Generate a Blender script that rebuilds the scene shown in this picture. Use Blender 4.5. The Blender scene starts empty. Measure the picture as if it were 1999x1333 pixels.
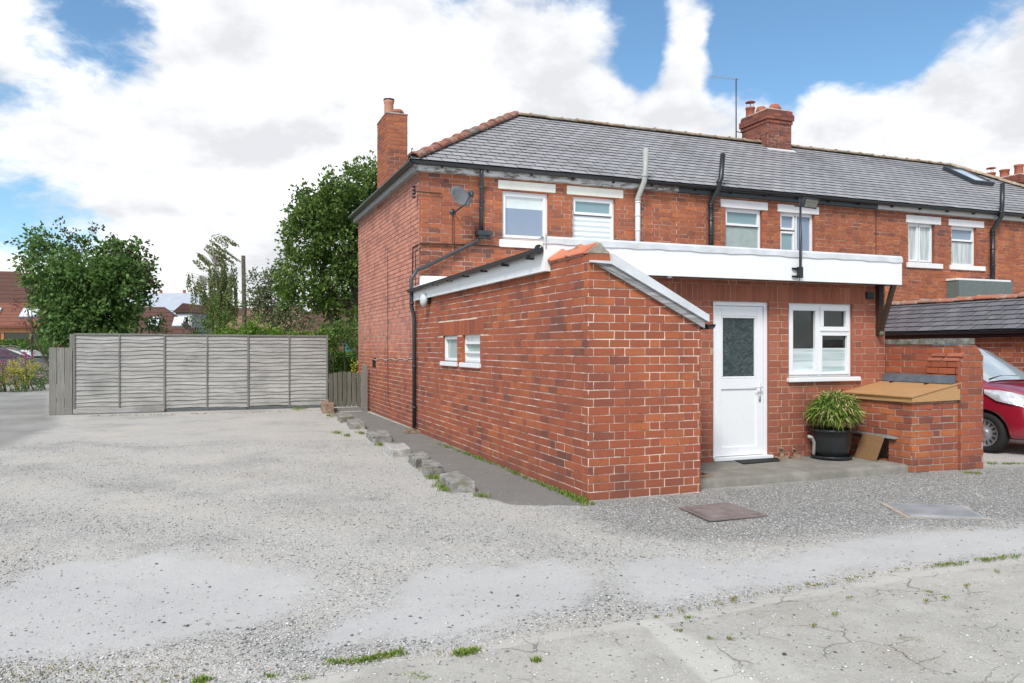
import bpy, bmesh, math, random
import numpy as np
from mathutils import Vector, Matrix, noise as mnoise

random.seed(7)
rng = np.random.default_rng(7)
C = bpy.context.scene.collection
SC = bpy.context.scene
R = math.radians

# ------------------------------------------------------------------ camera
F = 1519.0; V0 = 678.0; CAMH = 1.55
AZ = R(21.28)
fx, fy = math.sin(AZ), math.cos(AZ)
rx, ry = math.cos(AZ), -math.sin(AZ)
cam = bpy.data.cameras.new('camera'); camo = bpy.data.objects.new('camera', cam); C.objects.link(camo)
camo.location = (0, 0, CAMH); camo.rotation_euler = (R(90), 0, -AZ)
cam.sensor_width = 36; cam.lens = F / 1999 * 36; cam.shift_y = (V0 - 666.5) / 1999
cam.clip_start = 0.05; cam.clip_end = 3000
SC.camera = camo

def ray(u, v):
    a = (u - 999.5) / F; b = (V0 - v) / F
    return fx + a * rx, fy + a * ry, b
def onY(u, v, Y):
    d = ray(u, v); t = Y / d[1]; return Vector((d[0] * t, Y, CAMH + d[2] * t))
def onX(u, v, X):
    d = ray(u, v); t = X / d[0]; return Vector((X, d[1] * t, CAMH + d[2] * t))
def onZ(u, v, z=0.0):
    d = ray(u, v); t = (z - CAMH) / d[2]; return Vector((d[0] * t, d[1] * t, z))
def atZ(u, v, Z):
    d = ray(u, v); return Vector((d[0] * Z, d[1] * Z, CAMH + d[2] * Z))

# ------------------------------------------------------------------ world + sun
SUN_EL, SUN_AZ = R(46), R(222)       # azimuth measured clockwise from +Y
W = bpy.data.worlds.new('World'); SC.world = W; W.use_nodes = True
nt = W.node_tree; nt.nodes.clear()
def nd(t, typ, **kw):
    n = t.nodes.new(typ)
    for k, v in kw.items(): setattr(n, k, v)
    return n
def build_world():
    t = nt; L = t.links.new
    out = nd(t, 'ShaderNodeOutputWorld'); bg = nd(t, 'ShaderNodeBackground')
    bg.inputs['Strength'].default_value = 0.1
    sky = nd(t, 'ShaderNodeTexSky', sky_type='NISHITA', sun_disc=False)
    sky.sun_elevation = SUN_EL; sky.sun_rotation = SUN_AZ
    sky.air_density = 1.0; sky.dust_density = 0.6; sky.ozone_density = 2.2
    tc = nd(t, 'ShaderNodeTexCoord')
    nrm = nd(t, 'ShaderNodeVectorMath', operation='NORMALIZE'); L(tc.outputs['Generated'], nrm.inputs[0])
    D = nrm.outputs[0]
    # project on a cloud deck so clouds flatten towards the horizon
    sep = nd(t, 'ShaderNodeSeparateXYZ'); L(D, sep.inputs[0])
    zc = nd(t, 'ShaderNodeMath', operation='MAXIMUM'); L(sep.outputs[2], zc.inputs[0]); zc.inputs[1].default_value = 0.0
    za = nd(t, 'ShaderNodeMath', operation='ADD'); L(zc.outputs[0], za.inputs[0]); za.inputs[1].default_value = 0.42
    cmb = nd(t, 'ShaderNodeCombineXYZ')
    for i in range(3): L(za.outputs[0], cmb.inputs[i])
    dv = nd(t, 'ShaderNodeVectorMath', operation='DIVIDE'); L(D, dv.inputs[0]); L(cmb.outputs[0], dv.inputs[1])
    n1 = nd(t, 'ShaderNodeTexNoise'); n1.inputs['Scale'].default_value = 3.0; n1.inputs['Detail'].default_value = 11
    n1.inputs['Roughness'].default_value = 0.6; n1.inputs['Distortion'].default_value = 0.15
    L(dv.outputs[0], n1.inputs['Vector'])
    am = nd(t, 'ShaderNodeMath', operation='MULTIPLY_ADD'); L(n1.outputs['Fac'], am.inputs[0]); am.inputs[1].default_value = 3.0; am.inputs[2].default_value = -1.35
    nf = nd(t, 'ShaderNodeTexNoise'); nf.inputs['Scale'].default_value = 11; nf.inputs['Detail'].default_value = 9; nf.inputs['Roughness'].default_value = .62; nf.inputs['Distortion'].default_value = .5
    L(dv.outputs[0], nf.inputs['Vector'])
    af = nd(t, 'ShaderNodeMath', operation='MULTIPLY_ADD'); L(nf.outputs['Fac'], af.inputs[0]); af.inputs[1].default_value = .9; L(am.outputs[0], af.inputs[2])
    acc = af.outputs[0]
    def blob(u, v, rad, amp):
        nonlocal acc
        d = Vector(ray(u, v)).normalized(); amp *= .8
        dot = nd(t, 'ShaderNodeVectorMath', operation='DOT_PRODUCT'); L(D, dot.inputs[0]); dot.inputs[1].default_value = d
        mr = nd(t, 'ShaderNodeMapRange', interpolation_type='SMOOTHSTEP')
        mr.inputs['From Min'].default_value = math.cos(rad / F); mr.inputs['From Max'].default_value = 1.0 - 1e-5
        mr.inputs['To Min'].default_value = 0; mr.inputs['To Max'].default_value = amp
        L(dot.outputs['Value'], mr.inputs['Value'])
        ad = nd(t, 'ShaderNodeMath', operation='ADD'); L(acc, ad.inputs[0]); L(mr.outputs[0], ad.inputs[1]); acc = ad.outputs[0]
    for b in SKY_BLOBS: blob(*b)
    cov = nd(t, 'ShaderNodeMapRange', interpolation_type='SMOOTHSTEP')
    cov.inputs['From Min'].default_value = 0.25; cov.inputs['From Max'].default_value = 0.85
    L(acc, cov.inputs['Value'])
    # brightness of the cloud: white tops, pale grey bases
    n2 = nd(t, 'ShaderNodeTexNoise'); n2.inputs['Scale'].default_value = 3.1; n2.inputs['Detail'].default_value = 9
    n2.inputs['Roughness'].default_value = 0.56
    off = nd(t, 'ShaderNodeVectorMath', operation='ADD'); off.inputs[1].default_value = (3.1, 1.7, 0.3); L(dv.outputs[0], off.inputs[0])
    L(off.outputs[0], n2.inputs['Vector'])
    cr = nd(t, 'ShaderNodeValToRGB')
    cr.color_ramp.elements[0].position = 0.42; cr.color_ramp.elements[0].color = (4.7, 4.8, 5.0, 1)
    cr.color_ramp.elements[1].position = 0.64; cr.color_ramp.elements[1].color = (7.6, 7.65, 7.75, 1)
    L(n2.outputs['Fac'], cr.inputs['Fac'])
    tint = nd(t, 'ShaderNodeMix', data_type='RGBA', blend_type='MULTIPLY'); tint.inputs[0].default_value = 1
    L(sky.outputs[0], tint.inputs[6]); tint.inputs[7].default_value = SKY_TINT
    mx = nd(t, 'ShaderNodeMix', data_type='RGBA'); L(cov.outputs[0], mx.inputs[0])
    L(tint.outputs[2], mx.inputs[6]); L(cr.outputs[0], mx.inputs[7])
    L(mx.outputs[2], bg.inputs['Color']); L(bg.outputs[0], out.inputs['Surface'])
SKY_TINT = (.76, .94, .98, 1)
SKY_BLOBS = [(165, 85, 190, -.62), (280, 20, 170, -.50), (120, 40, 90, -.20), (310, 348, 75, -.42), (445, 430, 75, -.34), (50, 395, 130, -.30), (120, 340, 90, -.15),
             (410, 185, 70, -.22), (1130, 30, 170, -.45), (900, 10, 80, -.3),
             (1480, 40, 330, -.70), (1240, 110, 120, -.45), (1680, 40, 300, -.60), (1930, 0, 220, -.62), (1480, 120, 120, -.3), (1700, 110, 110, -.3),
             (1350, 25, 62, .62), (1343, 70, 66, .60), (1338, 115, 66, .62), (1330, 160, 70, .62), (1318, 205, 74, .62), (1310, 250, 80, .55), (1560, 40, 30, .1), (1700, 45, 60, .55), (1180, 60, 60, .3), (1250, 30, 50, .3),
             (1985, 170, 210, .72), (1860, 210, 150, .50), (1740, 240, 140, .42), (1640, 240, 110, .36), (1430, 245, 90, .7), (1560, 250, 120, .62), (1660, 215, 110, .5), (1500, 150, 45, .35), (1760, 270, 60, -.12), (1640, 330, 200, .3),
             (700, 250, 560, .55), (300, 250, 300, .34), (960, 230, 260, .45), (1120, 130, 120, .30), (1180, 240, 120, .42), (150, 250, 150, .35), (560, 600, 420, .45), (30, 40, 90, .45),
             (560, 60, 220, .35), (1000, 330, 400, .3), (30, 470, 120, .2), (1220, 270, 50, -.2)]
build_world()
sl = bpy.data.lights.new('sun', 'SUN'); sl.energy = 2.0; sl.angle = R(14); sl.color = (1.0, .965, .92)
so = bpy.data.objects.new('sun', sl); C.objects.link(so); so.location = (-20, -25, 30)
sd = Vector((math.sin(SUN_AZ) * math.cos(SUN_EL), math.cos(SUN_AZ) * math.cos(SUN_EL), math.sin(SUN_EL)))
so.rotation_euler = sd.to_track_quat('Z', 'Y').to_euler()
vs = SC.view_settings
vs.view_transform = 'Standard'; vs.look = 'None'; vs.exposure = 0.80; vs.gamma = 1; vs.use_curve_mapping = False
SC.cycles.use_denoising = True
SC.cycles.max_bounces = 6; SC.cycles.diffuse_bounces = 3; SC.cycles.glossy_bounces = 3
SC.cycles.transparent_max_bounces = 8

# ------------------------------------------------------------------ mesh helpers
class MB:
    def __init__(s): s.v = []; s.f = []; s.m = []
    def add(s, vs_, fs, mi=0):
        o = len(s.v); s.v.extend([tuple(p) for p in vs_]); s.f.extend([tuple(o + i for i in f) for f in fs]); s.m.extend([mi] * len(fs))
    def box(s, a, b, mi=0, fn=None):
        x0, y0, z0 = a; x1, y1, z1 = b
        p = [(x0, y0, z0), (x1, y0, z0), (x1, y1, z0), (x0, y1, z0), (x0, y0, z1), (x1, y0, z1), (x1, y1, z1), (x0, y1, z1)]
        if fn: p = [fn(*q) for q in p]
        s.add(p, [(0, 3, 2, 1), (4, 5, 6, 7), (0, 1, 5, 4), (1, 2, 6, 5), (2, 3, 7, 6), (3, 0, 4, 7)], mi)
    def prism(s, pts, d, mi=0):
        """closed prism: polygon pts (3D) extruded by vector d"""
        n = len(pts); d = Vector(d)
        q = [Vector(p) for p in pts]; q2 = [p + d for p in q]
        s.add(q + q2, [tuple(range(n - 1, -1, -1)), tuple(range(n, 2 * n))] + [(i, (i + 1) % n, n + (i + 1) % n, n + i) for i in range(n)], mi)
    def tube(s, pts, r, seg=8, mi=0, cap=True):
        pts = [Vector(p) for p in pts]; n = len(pts)
        rs = r if isinstance(r, (list, tuple)) else [r] * n
        vsx = []; prev = None
        for i, p in enumerate(pts):
            if i == 0: t = pts[1] - p
            elif i == n - 1: t = p - pts[i - 1]
            else: t = (pts[i + 1] - p).normalized() + (p - pts[i - 1]).normalized()
            t = t.normalized() if t.length > 1e-9 else Vector((0, 0, 1))
            if prev is None:
                x = t.cross(Vector((0, 0, 1)));
                if x.length < .01: x = t.cross(Vector((0, 1, 0)))
                x.normalize()
            else:
                x = prev - t * prev.dot(t); x.normalize()
            prev = x; y = t.cross(x)
            for k in range(seg):
                a = 2 * math.pi * k / seg
                vsx.append(p + (x * math.cos(a) + y * math.sin(a)) * rs[i])
        fs = [(i * seg + k, i * seg + (k + 1) % seg, (i + 1) * seg + (k + 1) % seg, (i + 1) * seg + k) for i in range(n - 1) for k in range(seg)]
        if cap: fs += [tuple(range(seg - 1, -1, -1)), tuple(range((n - 1) * seg, n * seg))]
        s.add(vsx, fs, mi)
    def lathe(s, c, prof, seg=20, mi=0, axis=None):
        """prof: list of (r, h) ; axis up by default"""
        c = Vector(c); ax = Vector(axis).normalized() if axis else Vector((0, 0, 1))
        x = ax.cross(Vector((0, 0, 1)));
        if x.length < .01: x = Vector((1, 0, 0))
        x.normalize(); y = ax.cross(x)
        vv = [c + ax * h + (x * math.cos(2 * math.pi * k / seg) + y * math.sin(2 * math.pi * k / seg)) * r for r, h in prof for k in range(seg)]
        n = len(prof)
        fs = [(i * seg + k, i * seg + (k + 1) % seg, (i + 1) * seg + (k + 1) % seg, (i + 1) * seg + k) for i in range(n - 1) for k in range(seg)]
        fs += [tuple(range(seg - 1, -1, -1)), tuple(range((n - 1) * seg, n * seg))]
        s.add(vv, fs, mi)

def tag(o, label=None, cat=None, group=None, kind=None):
    if label: o['label'] = label
    if cat: o['category'] = cat
    if group: o['group'] = group
    if kind: o['kind'] = kind
    return o
def build(name, mb, mat, parent=None, smooth=False, label=None, cat=None, group=None, kind=None, bevel=0):
    me = bpy.data.meshes.new(name); me.from_pydata(mb.v, [], mb.f); me.update()
    mats = mat if isinstance(mat, (list, tuple)) else [mat]
    for m in mats: me.materials.append(m)
    if len(mats) > 1: me.polygons.foreach_set('material_index', mb.m)
    if smooth: me.polygons.foreach_set('use_smooth', [True] * len(me.polygons))
    o = bpy.data.objects.new(name, me); C.objects.link(o)
    if parent is not None:
        o.parent = parent
        if parent.type == 'EMPTY': o.matrix_parent_inverse = Matrix.Translation(-Vector(parent.location))
    if bevel:
        bm = bmesh.new(); bm.from_mesh(me); bmesh.ops.recalc_face_normals(bm, faces=bm.faces)
        bmesh.ops.bevel(bm, geom=[e for e in bm.edges if len(e.link_faces) == 2 and e.calc_face_angle(0) > .5], offset=bevel, segments=2, affect='EDGES')
        bm.to_mesh(me); bm.free()
    return tag(o, label, cat, group, kind)
def thing(name, loc, label, cat, group=None):
    o = bpy.data.objects.new(name, None); C.objects.link(o); o.location = loc; o.empty_display_size = .2
    return tag(o, label, cat, group)

# ------------------------------------------------------------------ materials
class MT:
    def __init__(s, name, rough=.7, spec=.3, **kw):
        s.m = bpy.data.materials.new(name); s.m.use_nodes = True; s.t = s.m.node_tree
        s.b = s.t.nodes['Principled BSDF']; s.b.inputs['Roughness'].default_value = rough
        s.b.inputs['Specular IOR Level'].default_value = spec
        s.tc = nd(s.t, 'ShaderNodeTexCoord'); s.P = s.tc.outputs['Object']
        for k, v in kw.items(): s.b.inputs[k].default_value = v
    def L(s, a, b): s.t.links.new(a, b)
    def noise(s, scale, detail=4, rough=.55, vec=None, dist=0):
        n = nd(s.t, 'ShaderNodeTexNoise'); n.inputs['Scale'].default_value = scale; n.inputs['Detail'].default_value = detail
        n.inputs['Roughness'].default_value = rough; n.inputs['Distortion'].default_value = dist
        s.L(vec or s.P, n.inputs['Vector']); return n.outputs['Fac']
    def vor(s, scale, feature='F1', out='Distance', vec=None, rnd=1):
        n = nd(s.t, 'ShaderNodeTexVoronoi', feature=feature); n.inputs['Scale'].default_value = scale; n.inputs['Randomness'].default_value = rnd
        s.L(vec or s.P, n.inputs['Vector']); return n.outputs[out]
    def scaled(s, sx, sy, sz, rot=(0, 0, 0)):
        n = nd(s.t, 'ShaderNodeMapping'); n.inputs['Scale'].default_value = (sx, sy, sz); n.inputs['Rotation'].default_value = rot
        s.L(s.P, n.inputs['Vector']); return n.outputs[0]
    def ramp(s, fac, stops):
        n = nd(s.t, 'ShaderNodeValToRGB'); e = n.color_ramp.elements
        while len(e) < len(stops): e.new(.5)
        for i, (p, c) in enumerate(stops):
            e[i].position = p; e[i].color = (*c, 1) if len(c) == 3 else c
        s.L(fac, n.inputs['Fac']); return n.outputs[0]
    def rng(s, fac, a, b, c=0., d=1., smooth=True):
        n = nd(s.t, 'ShaderNodeMapRange', interpolation_type='SMOOTHSTEP' if smooth else 'LINEAR')
        for k, v in zip(('From Min', 'From Max', 'To Min', 'To Max'), (a, b, c, d)): n.inputs[k].default_value = v
        s.L(fac, n.inputs['Value']); return n.outputs[0]
    def mix(s, fac, a, b, mode='MIX'):
        n = nd(s.t, 'ShaderNodeMix', data_type='RGBA', blend_type=mode)
        for sock, val in ((n.inputs[0], fac), (n.inputs[6], a), (n.inputs[7], b)):
            if hasattr(val, 'links'): s.L(val, sock)
            elif isinstance(val, (int, float)): sock.default_value = val
            else: sock.default_value = (*val, 1) if len(val) == 3 else val
        return n.outputs[2]
    def math(s, op, a, b=0.0, c=None):
        n = nd(s.t, 'ShaderNodeMath', operation=op)
        for i, val in enumerate((a, b) if c is None else (a, b, c)):
            if hasattr(val, 'links'): s.L(val, n.inputs[i])
            else: n.inputs[i].default_value = val
        return n.outputs[0]
    def island(s):
        g = nd(s.t, 'ShaderNodeNewGeometry'); return g.outputs['Random Per Island']
    def attr(s, name):
        a = nd(s.t, 'ShaderNodeAttribute'); a.attribute_name = name; return a.outputs['Fac']
    def bump(s, h, strength=.5, dist=.01):
        n = nd(s.t, 'ShaderNodeBump'); n.inputs['Strength'].default_value = strength; n.inputs['Distance'].default_value = dist
        s.L(h, n.inputs['Height']); s.L(n.outputs[0], s.b.inputs['Normal']); return n
    def col(s, c):
        if hasattr(c, 'links'): s.L(c, s.b.inputs['Base Color'])
        else: s.b.inputs['Base Color'].default_value = (*c, 1)
        return s
def simple(name, c, rough=.6, spec=.3, var=.12, scale=6, bump=0, bscale=40, **kw):
    k = MT(name, rough, spec, **kw)
    n = k.noise(scale, 5)
    d = tuple(x * (1 - var) for x in c); l = tuple(min(1, x * (1 + var)) for x in c)
    k.col(k.ramp(n, [(.3, d), (.7, l)]))
    if bump: k.bump(k.noise(bscale, 4), bump, .01)
    return k.m
def brick_mat(name, tones, dirty=.5, pale=.06, low=None):
    k = MT(name, .85, .2)
    r = k.island()
    big = k.noise(1.1, 4)
    f = k.math('ADD', k.math('ADD', k.math('MULTIPLY', r, .8), .1), k.math('MULTIPLY', k.math('SUBTRACT', big, .5), 1.3))
    base = k.ramp(f, tones)
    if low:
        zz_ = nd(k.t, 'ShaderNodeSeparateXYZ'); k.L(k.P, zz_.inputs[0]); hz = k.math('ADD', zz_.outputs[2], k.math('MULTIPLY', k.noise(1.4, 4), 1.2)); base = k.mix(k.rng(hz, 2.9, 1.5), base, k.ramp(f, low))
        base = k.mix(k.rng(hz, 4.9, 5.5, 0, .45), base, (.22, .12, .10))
    fine = k.noise(38, 6, .65)
    base = k.mix(k.rng(fine, .35, .75, 0, .35), base, (.20, .09, .07))
    sp = k.noise(120, 3, .6)
    base = k.mix(k.rng(sp, .62, .72, 0, .35), base, (.45, .30, .24))
    soot = k.noise(2.2, 5, .6)
    base = k.mix(k.rng(soot, .56, .72, 0, dirty), base, (.10, .06, .055))
    st_ = k.noise(1.0, 6, .65, k.scaled(3.5, 3.5, .7)); base = k.mix(k.rng(st_, .54, .70, 0, .35), base, (.17, .075, .06))
    spz = nd(k.t, 'ShaderNodeSeparateXYZ'); k.L(k.P, spz.inputs[0]); dz_ = k.math('ADD', spz.outputs[2], k.math('MULTIPLY', k.noise(2.5, 5, .65), .9)); base = k.mix(k.rng(dz_, .85, .35, 0, .45), base, (.16, .075, .06))
    eff = k.noise(7, 6, .7)
    base = k.mix(k.rng(eff, .66, .76, 0, pale * 5), base, (.5, .42, .36))
    k.col(base)
    k.bump(k.math('ADD', k.math('MULTIPLY', fine, .7), k.math('MULTIPLY', sp, .3)), .5, .006)
    return k.m
def mortar_mat(name, c, d, th=.5):
    k = MT(name, .95, .1)
    n = k.noise(3.2, 5, .7); n2 = k.noise(50, 4, .6)
    f = k.math('ADD', k.math('MULTIPLY', n, .7), k.math('MULTIPLY', n2, .3))
    k.col(k.ramp(f, [(th - .09, d), (th + .05, c)]))
    k.bump(n2, .8, .006); return k.m
T_RED = [(-.0, (.15, .068, .055)), (.15, (.25, .088, .055)), (.34, (.335, .105, .056)), (.7, (.385, .122, .057)), (1, (.47, .155, .062))]
T_DEEP = [(0, (.17, .068, .054)), (.13, (.25, .080, .052)), (.28, (.315, .090, .050)), (.7, (.365, .103, .050)), (1, (.46, .140, .055))]
T_PINK = [(0, (.33, .17, .15)), (.2, (.46, .205, .16)), (.6, (.57, .245, .175)), (1, (.64, .30, .215))]
T_EXT = [(0, (.27, .092, .060)), (.2, (.32, .104, .064)), (.65, (.37, .118, .070)), (1, (.43, .155, .095))]
M = {}
M['brick'] = brick_mat('brick_red', T_RED); M['brick_deep'] = brick_mat('brick_deep', T_DEEP, .45)
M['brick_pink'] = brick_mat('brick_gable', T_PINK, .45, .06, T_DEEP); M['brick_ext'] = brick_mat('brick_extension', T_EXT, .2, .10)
M['brick_soot'] = brick_mat('brick_sooty', [(0, (.10, .048, .04)), (.25, (.17, .066, .05)), (.6, (.25, .085, .06)), (1, (.32, .11, .07))], .95)
M['brick_orange'] = brick_mat('brick_orange', [(0, (.16, .06, .05)), (.3, (.30, .085, .05)), (.6, (.42, .12, .05)), (1, (.52, .17, .06))], .5)
M['mortar'] = mortar_mat('mortar_cream', (.60, .48, .39), (.20, .12, .095), .49)
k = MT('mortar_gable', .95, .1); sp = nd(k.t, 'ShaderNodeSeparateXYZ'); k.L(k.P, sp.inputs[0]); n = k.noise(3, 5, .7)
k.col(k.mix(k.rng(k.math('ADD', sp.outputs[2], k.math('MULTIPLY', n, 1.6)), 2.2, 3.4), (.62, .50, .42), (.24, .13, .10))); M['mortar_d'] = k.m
M['mortar_w'] = mortar_mat('mortar_pale', (.78, .66, .56), (.34, .21, .17), .47)
M['mortar_g'] = mortar_mat('mortar_grey', (.42, .36, .32), (.25, .18, .15), .48)
M['mortar_t'] = mortar_mat('mortar_tan', (.50, .36, .26), (.32, .20, .14), .46)
M['upvc'] = simple('white_upvc', (.80, .81, .82), .28, .5, .02)
k = MT('white_board', .4, .4); n = k.noise(1.5, 6, .6, k.scaled(6, 6, .8)); n2 = k.noise(2, 5); k.col(k.mix(k.math('MULTIPLY', k.rng(n, .5, .72), k.rng(n2, .4, .7, 0, .35)), (.82, .825, .83), (.52, .51, .48))); M['white'] = k.m
M['cream'] = simple('cream_paint', (.78, .76, .68), .6, .3, .05, bump=.2)
M['whitepaint'] = simple('white_paint', (.78, .77, .76), .6, .3, .05, bump=.2)
M['black'] = simple('black_plastic', (.018, .02, .022), .35, .5, .2)
M['charcoal'] = simple('charcoal_plastic', (.035, .042, .048), .4, .5, .2)
M['lead'] = simple('lead_flashing', (.10, .12, .145), .5, .5, .25, 8, .3, 12)
M['lead_pale'] = simple('pale_flashing', (.60, .62, .64), .45, .4, .12, 5, .5, 9)
M['greypipe'] = simple('grey_pipe', (.36, .37, .34), .4, .4, .08)
M['whitepipe'] = simple('white_pipe', (.62, .65, .70), .35, .4, .05)
M['darkbrown'] = simple('dark_brown_wood', (.055, .032, .022), .6, .3, .3, 9, .3)
def wood(name, a, b, dirv, rough=.8, spec=.2, stain=None):
    k = MT(name, rough, spec)
    sc = [1.2 if d else 22 for d in dirv]
    v = k.scaled(*sc)
    n = k.noise(2.0, 7, .65, v, .4)
    r = k.island()
    c = k.ramp(n, [(.3, a), (.68, b)])
    c = k.mix(k.math('MULTIPLY', r, .35), c, tuple(x * .62 for x in a))
    if stain:
        s_ = k.noise(.9, 5, .6); c = k.mix(k.rng(s_, .5, .72, 0, .5), c, stain)
    k.col(c); k.bump(n, .5, .006); return k.m
M['grey_wood'] = wood('weathered_fence', (.25, .245, .23), (.54, .53, .505), (1, 0, 0), stain=(.15, .15, .14))
M['grey_wood_v'] = wood('weathered_boards', (.17, .165, .145), (.34, .33, .30), (0, 0, 1), stain=(.14, .15, .11))
M['gate_wood'] = wood('gate_timber', (.10, .095, .075), (.22, .205, .165), (0, 0, 1), stain=(.08, .095, .06))
M['verge_wood'] = wood('bargeboard_wood', (.17, .17, .17), (.52, .52, .52), (1, 0, 0))
M['lid_wood'] = wood('stained_plywood', (.44, .235, .10), (.60, .36, .165), (0, 1, 0), .5, .4)
M['ply'] = wood('old_plywood', (.22, .12, .055), (.33, .20, .10), (1, 0, 0))
M['fence_post'] = wood('fence_post_timber', (.17, .165, .15), (.32, .31, .29), (0, 0, 1))
def slate_mat(name, tones, grime=True):
    k = MT(name, .55, .35)
    r = k.island(); n = k.noise(1.6, 4)
    f = k.math('ADD', k.math('MULTIPLY_ADD', r, .55, .22), k.math('MULTIPLY', k.math('SUBTRACT', n, .5), .5))
    c = k.ramp(f, tones)
    bg_ = k.noise(.45, 6, .62); c = k.mix(k.rng(bg_, .50, .68, 0, .38), c, (.13, .128, .13)); st2 = k.noise(2.2, 6, .7); c = k.mix(k.rng(st2, .58, .70, 0, .4), c, (.36, .35, .30))
    s_ = k.noise(14, 6, .65)
    c = k.mix(k.rng(s_, .5, .75, 0, .3), c, (.30, .29, .29))
    l = k.noise(30, 3, .5); c = k.mix(k.rng(l, .68, .74, 0, .45), c, (.42, .42, .38))
    k.col(c); k.bump(s_, .25, .01); return k.m
M['slate'] = slate_mat('roof_slate', [(0, (.24, .236, .245)), (.3, (.295, .29, .30)), (.7, (.335, .33, .342)), (1, (.40, .395, .40))])
M['slate_edge'] = simple('slate_dirt_shadow_edge', (.045, .045, .05), .9, .1)  # edge dirt plus painted under-lap shadow: slate tails, sides and the backing in gaps
M['slate_dark'] = slate_mat('outbuilding_slate', [(0, (.09, .09, .10)), (.5, (.14, .135, .15)), (1, (.21, .205, .225))])
def tile_mat(name, tones, lich=(.45, .42, .33), am=.6):
    k = MT(name, .8, .25)
    c = k.ramp(k.island(), tones)
    n = k.noise(9, 6, .65); c = k.mix(k.rng(n, .48, .62, 0, am), c, lich)
    n2 = k.noise(4, 5, .6); c = k.mix(k.rng(n2, .55, .7, 0, .5), c, (.10, .085, .07))
    k.col(c); k.bump(n, .6, .015); return k.m
M['ridge'] = tile_mat('ridge_tile_mossy', [(0, (.34, .27, .20)), (.5, (.38, .28, .19)), (1, (.42, .25, .16))], (.58, .54, .42))
M['hip'] = tile_mat('hip_tile_red', [(0, (.36, .13, .08)), (.6, (.30, .14, .10)), (1, (.20, .17, .15))], am=.45)
M['terracotta'] = tile_mat('terracotta', [(0, (.52, .17, .09)), (1, (.60, .20, .11))], am=.1)
M['pot'] = simple('chimney_pot_clay', (.36, .12, .075), .7, .3, .2, 6)
M['pot_pale'] = simple('pale_pot_clay', (.50, .25, .17), .7, .3, .1, 6)
def stone_mat(name, a, b, moss=None):
    k = MT(name, .9, .2)
    n = k.noise(9, 7, .65); c = k.ramp(n, [(.35, a), (.65, b)])
    if moss:
        m_ = k.noise(4, 5, .6); c = k.mix(k.rng(m_, .52, .66, 0, .8), c, moss)
    k.col(c); k.bump(n, .8, .03); return k.m
M['stone'] = stone_mat('kerb_stone', (.15, .145, .13), (.36, .35, .33), (.16, .155, .09))
M['stone_pale'] = stone_mat('kerb_stone_pale', (.30, .29, .27), (.50, .49, .47))
M['cement'] = stone_mat('cement_fillet', (.24, .21, .17), (.42, .38, .32))
M['rubble'] = stone_mat('broken_block', (.20, .13, .09), (.36, .27, .20))
M['coping'] = stone_mat('wall_coping', (.10, .11, .10), (.28, .28, .26), (.10, .12, .05))
M['slab'] = None
M['glass_grey'] = simple('window_glass_greyblue', (.23, .28, .36), .06, .6, .06, 1.5, **{'Coat Weight': .6, 'Coat Roughness': .02})
M['glass_teal'] = simple('window_glass_teal', (.22, .32, .34), .06, .6, .06, 1.5, **{'Coat Weight': .6, 'Coat Roughness': .02})
M['glass_frost'] = simple('window_glass_frosted', (.33, .40, .38), .25, .5, .1, 8)
M['glass_dark'] = simple('window_glass_dark', (.012, .014, .014), .04, .6, .3, 3, **{'Coat Weight': .3, 'Coat Roughness': .02})
M['blind'] = simple('roller_blind', (.62, .68, .67), .3, .4, .04)
M['net'] = MT('net_curtain', .3, .4)
_n = M['net'].noise(3, 4, .5, M['net'].scaled(9, 9, .6)); M['net'].col(M['net'].ramp(_n, [(.35, (.38, .42, .42)), (.65, (.60, .64, .63))])); M['net'] = M['net'].m
M['halfblind'] = MT('folded_blind', .4, .4)
_n = M['halfblind'].noise(2, 3, .5, M['halfblind'].scaled(.5, .5, 14)); M['halfblind'].col(M['halfblind'].ramp(_n, [(.35, (.36, .46, .47)), (.62, (.60, .67, .68))])); M['halfblind'] = M['halfblind'].m
M['zebra'] = MT('striped_blind', .35, .4)
def _zebra(k):
    sp = nd(k.t, 'ShaderNodeSeparateXYZ'); k.L(k.P, sp.inputs[0])
    w = k.math('FRACT', k.math('MULTIPLY', sp.outputs[2], 1 / .105))
    k.col(k.mix(k.rng(w, .40, .46), (.50, .58, .58), (.78, .80, .80))); return k.m
M['zebra'] = _zebra(M['zebra'])
def leaf_mat(name, tones, trans=.25, rough=.5):
    k = MT(name, rough, .35)
    r = k.island(); n = k.noise(.9, 3)
    f = k.math('ADD', k.math('MULTIPLY', r, .7), k.math('MULTIPLY', n, .3))
    c = k.ramp(f, tones); k.col(c)
    tr = nd(k.t, 'ShaderNodeBsdfTranslucent'); k.L(c, tr.inputs['Color'])
    ms = nd(k.t, 'ShaderNodeMixShader'); ms.inputs[0].default_value = trans
    out = k.t.nodes['Material Output']
    k.L(k.b.outputs[0], ms.inputs[1]); k.L(tr.outputs[0], ms.inputs[2]); k.L(ms.outputs[0], out.inputs['Surface'])
    return k.m
M['leaf_bush'] = leaf_mat('bush_leaf', [(.2, (.055, .115, .028)), (.5, (.115, .215, .05)), (.8, (.19, .31, .09))], .42)
M['leaf_maroon'] = leaf_mat('maroon_leaf', [(.2, (.05, .02, .018)), (.5, (.07, .03, .022)), (.8, (.045, .06, .02))])
M['leaf_tree'] = leaf_mat('tree_leaf', [(.2, (.05, .10, .02)), (.5, (.11, .19, .04)), (.8, (.22, .30, .07))], .48)
M['leaf_birch'] = leaf_mat('birch_leaf', [(.2, (.08, .115, .03)), (.5, (.14, .18, .045)), (.8, (.22, .25, .07))], .4)
M['leaf_pale'] = leaf_mat('pale_tree_leaf', [(.2, (.06, .085, .03)), (.5, (.11, .14, .06)), (.8, (.19, .20, .09))])
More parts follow.
